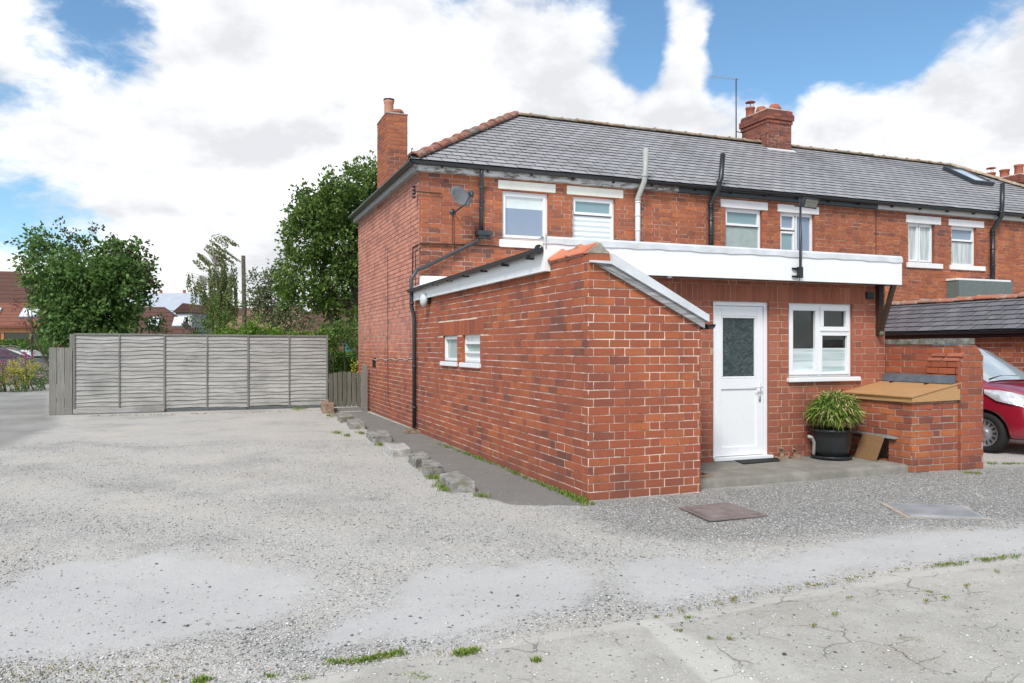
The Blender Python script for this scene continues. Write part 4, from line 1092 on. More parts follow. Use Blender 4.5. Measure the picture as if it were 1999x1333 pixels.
# manhole covers
def cover(name, px, label, mat, frame, ridged=False):
    q = [onZ(u, v, .02) for u, v in px]
    c = sum(q, Vector()) / 4
    o = thing(name, (c.x, c.y, 0), label, 'manhole cover')
    m = MB(); m.prism([(p.x, p.y, .002) for p in q], (0, 0, .012)); build('frame', m, frame, o)
    qi = [c + (p - c) * .86 for p in q]
    m = MB(); m.prism([(p.x, p.y, .008) for p in qi], (0, 0, .014))
    if ridged:
        for i in range(1, 22):
            t = i / 22; a = qi[0].lerp(qi[1], t); b = qi[3].lerp(qi[2], t); a, b = a.lerp(b, .04), b.lerp(a, .04)
            w = (qi[1] - qi[0]) * .010
            m.prism([(p.x, p.y, .0215) for p in (a - w, a + w, b + w, b - w)], (0, 0, .006))
    build('lid', m, mat, o)
k = MT('rusty_plate', .75, .3); n = k.noise(7, 6, .6); k.col(k.ramp(n, [(.35, (.16, .125, .115)), (.65, (.25, .21, .20))])); k.bump(k.noise(50, 4), .4, .005); M['rust'] = k.m
k = MT('galv_plate', .5, .5, Metallic=.35); n = k.noise(5, 5, .6); k.col(k.ramp(n, [(.35, (.36, .37, .38)), (.65, (.50, .51, .53))])); M['galv'] = k.m
M['pinkconc'] = stone_mat('cover_concrete', (.30, .25, .21), (.46, .41, .36))
cover('manhole_cover', [(1325, 988), (1420, 979), (1499, 1004), (1385, 1014)], 'brown rusty square manhole cover in front of the outhouse corner', M['rust'], M['rust'])
cover('manhole_cover', [(1717, 980), (1885, 985), (1943, 1014), (1768, 1008)], 'pale ridged metal manhole cover in a concrete surround, to the right', M['galv'], M['pinkconc'], True)

# outbuilding beyond the car
OX0, OX1, OY0, OY1 = 13.4, 15.8, 5.0, 14.05
OB = thing('brick_outbuilding', (14.6, 10, 0), 'low slate roofed brick outbuilding behind the red car', 'outbuilding')
bb, mm = MB(), MB()
brickwork(fX(OX0), OY0, OY1, -.1, 1.86, (), (), .07, bb, mm, 'fg', seed=141)
mb = MB(); mb.add(bb.v, bb.f, 0); mb.add(mm.v, mm.f, 1); mb.box((OX0 + .02, OY0, -.1), (OX1, OY1, 1.84), 1)
mb.prism([(OX0 + .02, OY0, 1.84), (OX1, OY0, 1.84), ((OX0 + OX1) / 2, OY0, 2.48)], (0, OY1 - OY0, 0), 1)
build('wall', mb, [M['brick_deep'], M['mortar_w']], OB)
u2 = Vector((1.35, 0, 2.53 - 1.87)); sl2 = u2.length; u2.normalize()
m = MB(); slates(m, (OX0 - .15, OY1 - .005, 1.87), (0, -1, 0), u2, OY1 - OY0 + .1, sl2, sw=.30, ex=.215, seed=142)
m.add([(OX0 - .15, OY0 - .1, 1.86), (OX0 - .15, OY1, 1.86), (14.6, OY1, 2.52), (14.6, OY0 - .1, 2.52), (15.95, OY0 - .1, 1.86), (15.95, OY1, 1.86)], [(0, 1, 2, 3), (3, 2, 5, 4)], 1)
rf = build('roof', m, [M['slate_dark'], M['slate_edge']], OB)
m = MB(); ridge_tiles(m, (14.6, OY1, 2.53), (14.6, OY0, 2.53), r=.13, seed=9); build('ridge_tiles', m, M['hip'], rf, True)
m = MB(); m.box((OX0 - .12, OY0 - .1, 1.74), (OX0 - .09, OY1, 1.85)); gutter((OX0 - .18, OY0 - .1, 1.855), (OX0 - .18, OY1, 1.855), .06, (-1, 0, 0), m); m.box((OX0 - .09, OY0, 1.74), (OX0, OY1, 1.76)); build('gutter', m, M['black'], OB)

# ---------------- the red car
CAR = thing('parked_car', (0, 0, 0), 'dark red hatchback parked beyond the low brick wall at the right edge', 'car')
ch = math.atan2(-.995, .06)      # heading angle in world
wheel_w = Vector((10.72, 8.16, 0))
# local: x forward, y left, z up; near (right) front wheel centre at (1.23,-.76)
ca_, sa_ = math.cos(ch), math.sin(ch)
loc = wheel_w - Vector((1.23 * ca_ + .76 * sa_, 1.23 * sa_ - .76 * ca_, 0))
def cw(x, y, z): return (loc.x + x * ca_ - y * sa_, loc.y + x * sa_ + y * ca_, z)
CAR.location = loc
k = MT('car_paint_red', .28, .5, **{'Coat Weight': 1.0, 'Coat Roughness': .04}); k.b.inputs['Metallic'].default_value = .15
k.col((.30, .010, .028)); M['carpaint'] = k.m
M['carglass'] = simple('car_glass', (.38, .43, .45), .05, .7, .15, 1.2, **{'Coat Weight': 1.0, 'Coat Roughness': .02})
M['carglass2'] = simple('car_side_glass', (.03, .035, .04), .05, .7, .15, 1.2)
M['rubber'] = simple('tyre_rubber', (.018, .018, .018), .8, .3, .2)
M['alloy'] = simple('wheel_alloy', (.38, .38, .39), .35, .5, .05, **{'Metallic': .6})
M['chrome'] = simple('lamp_reflector', (.62, .64, .66), .12, .8, .25, 9, .6, 18, **{'Metallic': .5, 'Coat Weight': 1.0})
# body: cross sections along x
secs = []   # (x, half width at sill, half width at belt, z bottom, z belt, z top centre, top half width)
body = [(-1.92, .66, .70, .38, .80, .86, .60), (-1.86, .76, .78, .28, .92, 1.02, .70), (-1.6, .82, .84, .22, .97, 1.05, .74), (-1.0, .84, .85, .20, .97, 1.05, .76),
        (0, .85, .86, .20, .97, 1.05, .78), (.55, .85, .86, .20, .98, 1.05, .78), (.85, .85, .86, .20, .985, 1.055, .76), (1.10, .85, .86, .20, .97, 1.045, .74),
        (1.35, .85, .85, .20, .93, 1.01, .70), (1.6, .83, .83, .20, .86, .94, .64), (1.78, .78, .78, .21, .76, .85, .58), (1.90, .70, .70, .23, .64, .70, .50), (1.96, .58, .58, .27, .52, .56, .42)]
def ring(b):
    x, ws_, wb, z0, zb_, zt_, wt = b
    pr = [(0, z0), (ws_ * .8, z0), (ws_ * .96, z0 + .05), (ws_, z0 + .16), (wb + .01, (z0 + zb_) / 2 + .02), (wb, zb_ - .10), (wb * .985, zb_ - .03), (wb * .94, zb_ + .015), (wt, zt_ - .022), (wt * .5, zt_ - .002), (0, zt_)]
    full = pr + [(-y, z) for y, z in pr[-2:0:-1]]
    return [cw(x, y, z) for y, z in full]
rgs = [ring(b) for b in body]; nr = len(rgs[0]); m = MB()
m.add(sum(rgs, []), [(q * nr + k_, q * nr + (k_ + 1) % nr, (q + 1) * nr + (k_ + 1) % nr, (q + 1) * nr + k_) for q in range(len(rgs) - 1) for k_ in range(nr)] + [tuple(range(nr)), tuple(range((len(rgs) - 1) * nr, len(rgs) * nr))])
bo = build('body', m, M['carpaint'], CAR, True)
def apply_mods(o):
    dg = bpy.context.evaluated_depsgraph_get(); dg.update()
    me = bpy.data.meshes.new_from_object(o.evaluated_get(dg)); o.modifiers.clear(); o.data = me
    me.polygons.foreach_set('use_smooth', [True] * len(me.polygons))
bm = bmesh.new(); bm.from_mesh(bo.data); bmesh.ops.recalc_face_normals(bm, faces=bm.faces); bm.to_mesh(bo.data); bm.free()
ss = bo.modifiers.new('s', 'SUBSURF'); ss.levels = 2; ss.render_levels = 2
bpy.context.view_layer.update(); apply_mods(bo)
m = MB()
for (wx, wy) in ((1.23, -.76), (1.23, .76), (-1.23, -.76), (-1.23, .76)):
    sgn = 1 if wy > 0 else -1
    m.lathe(cw(wx, wy - sgn * .16, .30), [(.345, 0), (.345, .5)], 40, axis=Vector(cw(0, sgn, 0)) - Vector(cw(0, 0, 0)))
cut_o = build('arch_cutter', m, M['black'], None)
bm = bmesh.new(); bm.from_mesh(cut_o.data); bmesh.ops.recalc_face_normals(bm, faces=bm.faces); bm.to_mesh(cut_o.data); bm.free()
bmod = bo.modifiers.new('b', 'BOOLEAN'); bmod.object = cut_o; bmod.operation = 'DIFFERENCE'; bmod.solver = 'EXACT'
bpy.context.view_layer.update(); apply_mods(bo)
bpy.data.objects.remove(cut_o)
bo.data.materials.clear(); bo.data.materials.append(M['carpaint'])
# cabin
cab = [(-1.80, .62, 1.02, 1.05, .60), (-1.72, .70, 1.0, 1.45, .56), (-1.3, .76, 1.0, 1.60, .58), (-.5, .78, 1.0, 1.655, .60), (0, .78, 1.0, 1.63, .60), (.35, .77, 1.0, 1.50, .60), (.75, .76, 1.0, 1.25, .64), (1.12, .74, 1.0, 1.03, .66)]
def cring(b):
    x, wb, zb_, zt_, wt = b
    pr = [(0, zb_), (wb, zb_), (wb * .99, zb_ + (zt_ - zb_) * .15), ((wb * .45 + wt * .55), zb_ + (zt_ - zb_) * .72), (wt * .98, zt_ - .05 * (zt_ - zb_) * 1.5), (wt * .8, zt_ - .012), (0, zt_)]
    return [cw(x, y, z) for y, z in pr + [(-y, z) for y, z in pr[-2:0:-1]]]
rgs = [cring(b) for b in cab]; nr = len(rgs[0]); m = MB()
for q in range(len(rgs) - 1):
    for k_ in range(nr):
        pass
m.add(sum(rgs, []), [(q * nr + k_, q * nr + (k_ + 1) % nr, (q + 1) * nr + (k_ + 1) % nr, (q + 1) * nr + k_) for q in range(len(rgs) - 1) for k_ in range(nr)] + [tuple(range(nr)), tuple(range((len(rgs) - 1) * nr, len(rgs) * nr))])
build('cabin', m, M['carpaint'], CAR, True)
# windscreen sheet, slightly proud, with thickness
def wsr(x, zt_, wt, lift=.012): return [cw(x + .006, y * wt, zt_ + lift - .035 * abs(y) ** 3) for y in (-1, -.8, -.4, 0, .4, .8, 1)]
rows = [wsr(1.10, 1.045, .64), wsr(.75, 1.262, .615), wsr(.35, 1.512, .57), wsr(.12, 1.60, .55)]
m = MB(); m.add(sum(rows, []) + [(p[0], p[1], p[2] - .006) for r_ in rows for p in r_], [(q * 7 + k_, q * 7 + k_ + 1, (q + 1) * 7 + k_ + 1, (q + 1) * 7 + k_) for q in range(3) for k_ in range(6)])
build('windscreen', m, M['carglass'], CAR, True)
for sgn in (-1, 1):   # side windows
    m = MB(); pts = [(-1.55, 1.05), (-1.35, 1.50), (-.5, 1.555), (.0, 1.53), (.40, 1.36), (.80, 1.10), (.78, 1.05)]
    def sy(z, x): 
        t = max(0, min(1, (z - 1.0) / .62)); return (.79 * (1 - t) + .60 * t) - (.0 if x > -1.3 else .02)
    m.prism([cw(x, sgn * (sy(z, x) + .012), z) for x, z in pts], Vector(cw(0, -sgn * .01, 0)) - Vector(cw(0, 0, 0))); build('side_window', m, M['carglass2'], CAR)
# wheels
for (wx, wy) in ((1.23, -.76), (1.23, .76), (-1.23, -.76), (-1.23, .76)):
    sgn = 1 if wy > 0 else -1; ax = Vector(cw(0, sgn, 0)) - Vector(cw(0, 0, 0)); c0 = Vector(cw(wx, wy - sgn * .09, .295))
    m = MB(); m.lathe(c0, [(.20, 0), (.27, .0), (.29, .02), (.295, .06), (.295, .12), (.29, .16), (.27, .178), (.205, .178), (.19, .15), (.19, .03)], 40, axis=ax)
    wh = build('wheel', m, M['rubber'], CAR, True)
    m = MB(); m.lathe(c0 + ax * .13, [(.205, 0), (.205, .04), (.19, .045), (.185, .02), (.05, .03), (.045, .045), (.01, .045)], 40, axis=ax)
    rim = build('rim', m, M['alloy'], wh, True)
    m = MB(); xh = Vector(cw(1, 0, 0)) - Vector(cw(0, 0, 0))
    for q in range(14):
        an = q * 2 * math.pi / 14; d = xh * math.cos(an) + Vector((0, 0, 1)) * math.sin(an); pz = c0 + ax * .158 + d * .145; tx = ax.cross(d)
        m.prism([pz + d * .026 + tx * .014, pz + d * .026 - tx * .014, pz - d * .026 - tx * .008, pz - d * .026 + tx * .008], ax * .004)
    build('rim_slot', m, M['black'], rim)
# headlights, grille, mirrors, bumper shade
for sgn in (-1, 1):
    m = MB(); N = 8
    up = [(1.22, .838, .925), (1.40, .800, .925), (1.58, .730, .895), (1.72, .62, .845), (1.84, .50, .77)]
    lo = [(1.24, .858, .87), (1.42, .858, .775), (1.62, .825, .735), (1.78, .735, .70), (1.90, .60, .665)]
    A = [cw(x + .012, sgn * (y + .012), z + .006) for x, y, z in up]; B = [cw(x + .014, sgn * (y + .016), z) for x, y, z in lo]
    Mi = [tuple((Vector(a) + Vector(b)) / 2 + Vector(cw(.014, sgn * .022, 0)) - Vector(cw(0, 0, 0)) + Vector((0, 0, .012))) for a, b in zip(A, B)]
    m.add(A + Mi + B, [(i, i + 1, 5 + i + 1, 5 + i) for i in range(4)] + [(5 + i, 5 + i + 1, 10 + i + 1, 10 + i) for i in range(4)])
    build('headlight', m, M['chrome'], CAR, True)
    m = MB(); m.lathe(cw(.72, sgn * .90, 1.08), [(.01, -.05), (.07, -.04), (.10, 0), (.09, .05), (.01, .07)], 14, axis=Vector(cw(1, 0, 0)) - Vector(cw(0, 0, 0))); build('mirror', m, M['carpaint'], CAR, True)
m = MB(); m.box((1.935, -.42, .34), (1.975, .42, .46), fn=cw); m.box((1.90, -.5, .60), (1.935, .5, .66), fn=cw); build('grille', m, M['black'], CAR, bevel=.01)
m = MB(); m.tube([cw(1.08, -.50, 1.075), cw(1.00, -.1, 1.115), cw(1.02, .25, 1.105)], .009, 6); build('wiper', m, M['black'], CAR)

# ================================================================== THINGS FIXED TO THE WALLS
# satellite dish
dc = onY(899, 383, YH - .42)
DS = thing('satellite_dish', dc, 'grey oval satellite dish on the upstairs wall of the end house', 'satellite dish')
axd = Vector((.50, -1, .42)).normalized(); m = MB()
xx = axd.cross(Vector((0, 0, 1))).normalized(); yy = xx.cross(axd)
N = 28; rows_ = []
for (q, d) in ((0.01, 0), (.35, .01), (.7, .035), (1, .075)): rows_.append([dc + xx * math.cos(2 * math.pi * k_ / N) * .245 * q + yy * math.sin(2 * math.pi * k_ / N) * .205 * q + axd * (d - .06) for k_ in range(N)])
vv = sum(rows_, []); bk = [p - axd * .006 for p in vv]
m.add(vv + bk, [(r_ * N + k_, r_ * N + (k_ + 1) % N, (r_ + 1) * N + (k_ + 1) % N, (r_ + 1) * N + k_) for r_ in range(3) for k_ in range(N)] + [(4 * N + r_ * N + k_, 4 * N + r_ * N + (k_ + 1) % N, 4 * N + (r_ + 1) * N + (k_ + 1) % N, 4 * N + (r_ + 1) * N + k_) for r_ in range(3) for k_ in range(N)] + [(3 * N + k_, 3 * N + (k_ + 1) % N, 7 * N + (k_ + 1) % N, 7 * N + k_) for k_ in range(N)])
build('reflector', m, simple('dish_grey', (.16, .165, .175), .6, .3, .15, 5), DS, True)
m = MB(); base = dc - yy * .20; lnb = dc + axd * .30 - yy * .08 + xx * .02
m.tube([base - axd * .05, base + axd * .06, lnb], .012, 8); m.tube([base - axd * .04, (base.x - .03, YH - .12, base.z - .04), (base.x - .06, YH - .01, base.z - .04)], .016, 8); m.lathe((base.x - .06, YH - .004, base.z - .04), [(.06, 0), (.06, .015)], 14, axis=(0, -1, 0))
build('arm', m, M['charcoal'], DS, True)
m = MB(); m.lathe(lnb, [(.03, -.02), (.042, 0), (.042, .05), (.02, .07)], 12, axis=-axd); m.box(tuple(lnb - Vector((.03, .03, .09))), tuple(lnb + Vector((.03, .03, .0)))); build('receiver', m, M['charcoal'], DS, True)
# dish cable
m = MB(); c0_ = Vector((base.x - .05, YH - .015, base.z - .04)); zl_ = onY(890, 488, YH - .015).z
m.tube([c0_, c0_ + Vector((.02, 0, -.15)), (c0_.x + .02, YH - .014, (c0_.z + zl_) / 2), (c0_.x + .03, YH - .014, zl_)], .006, 6)
m.tube([c0_, c0_ + Vector((-.02, 0, -.15)), (c0_.x - .012, YH - .014, (c0_.z + zl_) / 2), (c0_.x - .01, YH - .014, zl_ + .1)], .005, 6)
tag(build('dish_cable', m, M['darkbrown'], None), 'pair of thin dark cables hanging straight down from the satellite dish', 'cable')
def cable(pts, label, r=.007, mat='darkbrown'):
    m = MB(); m.tube(pts, r, 6); tag(build('wall_cable', m, M[mat], None), label, 'cable')
# loop cable across the end wall and round the corner
q0 = onY(1045, 485, YH - .02); q1 = onY(900, 477, YH - .02); q2 = onY(822, 475, YH - .02)
cable([q0, q1, q2, (XM - .02, YH + .02, q2.z - .02), onX(806, 482, XM - .02), onX(805, 535, XM - .02), onX(806, 560, XM - .02)], 'dark cable crossing the wall under the upstairs window and turning at the corner', .012)
q0 = onY(893, 482, YH - .02); q2 = onY(825, 480, YH - .02)
cable([q0, q2, (XM + .0, YH - .01, q2.z - .05), onX(811, 490, XM - .015), onX(811, 560, XM - .015)], 'thinner cable curving round the corner just below the dark one', .008)
cable([onX(757, 484, XM - .012), onX(757, 600, XM - .012), onX(757, 700, XM - .012), onX(757.5, 780, XM - .012), onX(764, 802, XM - .012)], 'long thin black cable dropping down the gable wall', .006)
m = MB(); pp = []
for i in range(13):
    uu = 728 + i * (805 - 728) / 12; q = onX(uu, 700 + (3.5 if i % 3 == 1 else 0), XM - .012); pp.append(q)
m.tube(pp, .010, 6); tag(build('wall_cable', m, M['stone_pale'], None), 'sagging pale cable running level along the gable wall', 'cable')
m = MB(); iy = onX(811, 372, XM - .03)
m.tube([onY(862, 378, YH - .04), onY(818, 374, YH - .05), (XM - .10, YH + .0, onY(818, 374, YH - .05).z)], .012, 8)
INS = tag(build('wire_bracket', m, M['darkbrown'], None), 'old iron bracket with stacked insulators at the top corner of the end house', 'bracket')
for q in range(4):
    m = MB(); z = onY(818, 374, YH - .05).z + .10 - q * .065; m.lathe((XM - .10, YH, z), [(.01, -.03), (.035, -.01), (.04, .01), (.01, .02)], 12); build('insulator', m, M['black'], INS, True)
# bulkhead lamp
m = MB(); lp = onX(838, 586, XS - .02); m.lathe(lp, [(.06, -.02), (.065, .05)], 18, axis=(-1, 0, 0)); WL = tag(build('wall_lamp', m, M['charcoal'], None, True), 'round white bulkhead lamp under the side fascia beside the downpipe', 'lamp')
m = MB(); m.lathe(lp, [(.085, .05), (.11, .07), (.115, .10), (.10, .135), (.05, .155), (.01, .16)], 24, axis=(-1, 0, 0)); build('lamp_cover', m, simple('lamp_diffuser', (.55, .60, .62), .35, .4, .03), WL, True)
# flood light on its pole
fp = onY(1562, 530, YFF - .06); ft = onY(1563, 398, YFF - .06)
FL = thing('flood_light', (fp.x, YFF - .06, fp.z), 'black floodlight on a thin pole fixed to the white fascia', 'floodlight')
m = MB(); m.tube([(fp.x, YFF - .06, fp.z - .06), (fp.x, YFF - .06, fp.z + .1), (fp.x + .005, YFF - .06, ft.z + .07)], .014, 10); build('pole', m, M['black'], FL, True)
m = MB(); m.box((fp.x - .03, YFF - .085, fp.z - .08), (fp.x + .03, YFF - .03, fp.z + .06)); 
for dz in (-.06, .04): m.box((fp.x - .085, YFF - .03, fp.z + dz - .012), (fp.x + .03, YFF - .002, fp.z + dz + .012))
build('clamp', m, M['black'], FL, bevel=.003)
m = MB(); hx, hz = fp.x + .10, ft.z + .01
hf = lambda x, y, z: (hx + x - z * .12, YFF - .10 + y * .85 - z * .5, hz + z * .85 + y * .35 - x * .05)
m.box((-.11, -.05, -.06), (.11, -.01, .07), fn=hf); m.box((-.09, -.01, -.05), (.09, .03, .06), fn=hf); m.tube([(fp.x - .09, YFF - .06, ft.z - .03), (fp.x + .02, YFF - .07, ft.z - .03)], .012, 8)
hd = build('lamp_head', m, M['charcoal'], FL, bevel=.004)
m = MB(); m.box((-.095, -.056, -.045), (.095, -.0505, .055), fn=hf); build('lens', m, simple('flood_lens', (.22, .22, .19), .2, .6, .4, 60), hd)
m = MB(); m.tube([(fp.x, YFF - .06, fp.z - .06), (fp.x + .0, YFF - .045, fp.z - .11), (fp.x - .04, YFF - .02, fp.z - .17), (fp.x - .07, YFF + .01, fp.z - .19)], .004, 6); m.tube([(fp.x + .03, YFF - .05, fp.z + .05), (fp.x + .035, YFF - .055, fp.z + .3), (fp.x + .018, YFF - .06, fp.z + .6)], .004, 6); build('flex', m, M['black'], FL)
# small sensor under the fascia
m = MB(); ls = onY(1307, 544, YFF + .06); m.lathe((ls.x, ls.y, 2.415), [(.01, -.035), (.03, -.03), (.034, 0)], 16); tag(build('soffit_lamp', m, M['whitepipe'], None, True), 'tiny pale lamp under the fascia above the lean-to roof', 'lamp')
# tv aerial
tb = onY(1437, 272, 17.95); tt = onY(1437, 153, 17.95)
m = MB(); m.tube([(tb.x, 17.95, tb.z - .2), (tb.x, 17.95, tt.z)], .017, 8); m.tube([(tb.x, 17.95, tb.z + .22), (13.95, 17.95, tb.z + .20)], .012, 6)
AE = tag(build('tv_aerial', m, M['charcoal'], None, True), 'thin television aerial on a tall mast beside the central chimney', 'aerial')
m = MB(); te = onY(1390, 149, 17.9); m.tube([(tb.x + .1, 17.95, tt.z - .02), te], .008, 6)
for q in range(9):
    c_ = Vector((tb.x + .05, 17.95, tt.z - .02)).lerp(te, q / 8); m.tube([c_ + Vector((0, -.10, 0)), c_ + Vector((0, .10, 0))], .004, 5)
build('boom', m, M['greypipe'], AE)

# ================================================================== FENCE, GATE, KERB STONES
FY_ = 20.45
fxl, fxr = onY(145, 800, FY_).x, onY(638, 795, FY_).x
print('fence', fxl, fxr)
ft_ = 1.88
FE = thing('panel_fence', ((fxl + fxr) / 2, FY_, 0), 'weathered grey waney lap fence panels along the back of the gravel yard', 'fence')
rn = random.Random(12)
edges = [onY(u, 700, FY_).x for u in (145, 233, 321, 404, 484, 564, 638)]
for i in range(3):
    x0, x1, xm = edges[2 * i], edges[2 * i + 2], edges[2 * i + 1]
    m = MB(); nb = 19; tp = ft_ - .03 - i * .008; bt = .10 + .0
    for hx0, hx1 in ((x0 + .02, xm - .01), (xm + .01, x1 - .02)):
        pass
    bh = (tp - bt) / nb
    for q in range(nb):
        z0 = bt + q * bh; NS = 26; vv = []
        a0, p0 = rn.uniform(.003, .019), rn.uniform(0, 6); a1, p1 = rn.uniform(.002, .011), rn.uniform(0, 6); tl = rn.uniform(-.016, .016)
        for s in range(NS + 1):
            x = x0 + .02 + (x1 - x0 - .04) * s / NS
            w = a0 * math.sin(x * 2.3 + p0) + a1 * math.sin(x * 7.1 + p1) + tl * (s / NS - .5) + (rn.uniform(-.009, .009) if rn.random() < .18 else 0)
            zb_ = z0 + w - .012; zt_ = z0 + bh * 1.12
            yo = -.012 + .003 * math.sin(x * 3 + p1)
            vv += [(x, FY_ + yo - .017, zb_), (x, FY_ + yo + .008, zt_), (x, FY_ + yo + .004, zb_)]
        m.add(vv, [(s * 3, s * 3 + 3, s * 3 + 4, s * 3 + 1) for s in range(NS)] + [(s * 3 + 2, s * 3 + 5, s * 3 + 3, s * 3) for s in range(NS)])
    build('panel', m, M['grey_wood'], FE)
    m = MB()
    for xx_, w in ((x0, .019), (xm, .013)) + (((x1, .019),) if i == 2 else ()):
        m.box((xx_ - w, FY_ - .052, .06), (xx_ + w, FY_ - .022, tp + .01))
    m.box((x0 + .0, FY_ - .045, tp - .012), (x1 - .0, FY_ + .03, tp + .028)); 
    build('batten', m, M['fence_post'], FE, bevel=.003)
m = MB(); m.box((edges[0] - .02, FY_ - .06, .015), (edges[2], FY_ - .024, .125)); build('gravel_board', m, M['grey_wood'], FE, bevel=.004)
for xx_ in (edges[0] - .06, edges[2], edges[4], edges[6]):
    m = MB(); m.box((xx_ - .04, FY_ + .03, -.1), (xx_ + .04, FY_ + .11, ft_ - .02)); build('post', m, M['fence_post'], FE)
# three upright boards
m = MB(); x = onY(96, 800, FY_).x; x1 = edges[0] - .03
for i in range(3):
    w = (x1 - x) / 3; m.box((x + i * w + .004, FY_ - .05 + .004 * i, .0), (x + (i + 1) * w - .004, FY_ - .025 + .004 * i, 1.55 - .004 * i))
BF = thing('board_fence', ((x + x1) / 2, FY_, 0), 'short section of three upright weathered boards at the left end of the fence', 'fence')
build('boards', m, M['grey_wood_v'], BF, bevel=.003)
m = MB(); m.box((x, FY_ - .02, .3), (x1, FY_ + .02, .38)); m.box((x, FY_ - .02, 1.2), (x1, FY_ + .02, 1.28)); m.box((x + .02, FY_ + .02, -.05), (x + .10, FY_ + .10, 1.5)); build('rail', m, M['fence_post'], BF)
# garden gate
GY_ = 19.25
gx0, gx1 = onY(641, 760, GY_).x, onY(704, 760, GY_).x
GT = thing('garden_gate', ((gx0 + gx1) / 2, GY_, 0), 'low slatted wooden garden gate between the fence and the house', 'gate')
m = MB(); n = 7; w = (gx1 - gx0) / n
for i in range(n):
    t = (i + .5) / n; tp = .90 + .06 * math.sin(math.pi * t)
    m.prism([(gx0 + i * w + .008, GY_ - .03, .10), (gx0 + (i + 1) * w - .010, GY_ - .03, .10), (gx0 + (i + 1) * w - .010, GY_ - .03, tp - .004), (gx0 + i * w + .008, GY_ - .03, tp)], (0, .02, 0))
build('slats', m, M['gate_wood'], GT, bevel=.002)
m = MB(); m.box((gx0, GY_ - .008, .22), (gx1, GY_ + .03, .30)); m.box((gx0, GY_ - .008, .70), (gx1, GY_ + .03, .78)); build('rail', m, M['gate_wood'], GT)
m = MB(); m.box((gx0 + .1, GY_ - .06, .0), (gx1 + .02, GY_ + .05, .07)); build('sill', m, M['fence_post'], GT)
m = MB(); gp = 3.52; m.box((gp - .05, GY_ - .45, -.1), (gp + .05, GY_ - .36, 1.12)); m.box((gx1 + .0, GY_ - .05, .05), (gx1 + .07, GY_ - .02, .95)); build('gate_post', m, M['fence_post'], GT, bevel=.006)

# kerb stones along the path
def rock(name, px, h, label, mat='stone', rough=.012, holes=False, seed=0):
    rough *= .35
    q = [onZ(u, v, 0) for u, v in px]; rs = random.Random(seed)
    bm = bmesh.new(); c = sum(q, Vector()) / 4
    vb = [bm.verts.new((p.x, p.y, -.03)) for p in q]; vt = [bm.verts.new((c.x + (p.x - c.x) * .96, c.y + (p.y - c.y) * .96, h + rs.uniform(-.01, .01))) for p in q]
    bm.faces.new(vb[::-1]); bm.faces.new(vt)
    for i in range(4): bm.faces.new((vb[i], vb[(i + 1) % 4], vt[(i + 1) % 4], vt[i]))
    bmesh.ops.recalc_face_normals(bm, faces=bm.faces)
    bmesh.ops.subdivide_edges(bm, edges=bm.edges[:], cuts=6, use_grid_fill=True)
    for v in bm.verts:
        d = mnoise.noise_vector(v.co * 9 + Vector((seed * 3.1, 0, 0))) * rough * 1.6 + mnoise.noise_vector(v.co * 30) * rough * .6
        k_ = 1.0
        cc = Vector((c.x, c.y, h / 2)); 
        v.co += d * k_
        if v.co.z > h * .7:
            e = max(abs((v.co - cc).to_2d().length), .001); 
    bmesh.ops.bevel(bm, geom=[e for e in bm.edges if len(e.link_faces) == 2 and e.calc_face_angle(0) > .9], offset=.010, segments=1, affect='EDGES')
    me = bpy.data.meshes.new(name); bm.to_mesh(me); bm.free(); me.materials.append(M[mat])
    o = bpy.data.objects.new(name, me); C.objects.link(o); tag(o, label, 'stone', 'rough stones edging the path')
    return o
rock('kerb_stone', [(857, 941), (880, 962), (930, 960), (895, 934)], .105, 'long grey stone nearest the camera, at the near end of the row', 'stone', .009, seed=1)
rock('kerb_stone', [(823, 916), (827, 931), (866, 927), (851, 914)], .12, 'small rough stone just behind the nearest long one', 'stone', .02, seed=2)
rock('kerb_stone', [(797, 902), (810, 914), (842, 909), (826, 897)], .12, 'dark mossy stone in the middle of the row', 'stone', .02, seed=3)
rock('kerb_stone', [(751, 881), (765, 893), (803, 890), (790, 878)], .115, 'pale flat topped block, the cleanest stone in the row', 'stone_pale', .006, seed=4)
rock('kerb_stone', [(714, 852), (727, 865), (766, 862), (752, 850)], .10, 'half sunken brownish stone behind the pale block', 'stone', .018, seed=5)
rock('kerb_stone', [(677, 828), (683, 838), (714, 837), (704, 827)], .11, 'dark grey stone third from the gate end', 'stone', .016, seed=6)
rock('kerb_stone', [(658, 816), (664, 825), (691, 823), (685, 815)], .11, 'squat grey stone second from the gate end', 'stone', .014, seed=7)
rock('kerb_stone', [(626, 798), (630, 807), (653, 806), (650, 797)], .22, 'brown broken concrete block standing at the foot of the gate', 'rubble', .016, seed=8)

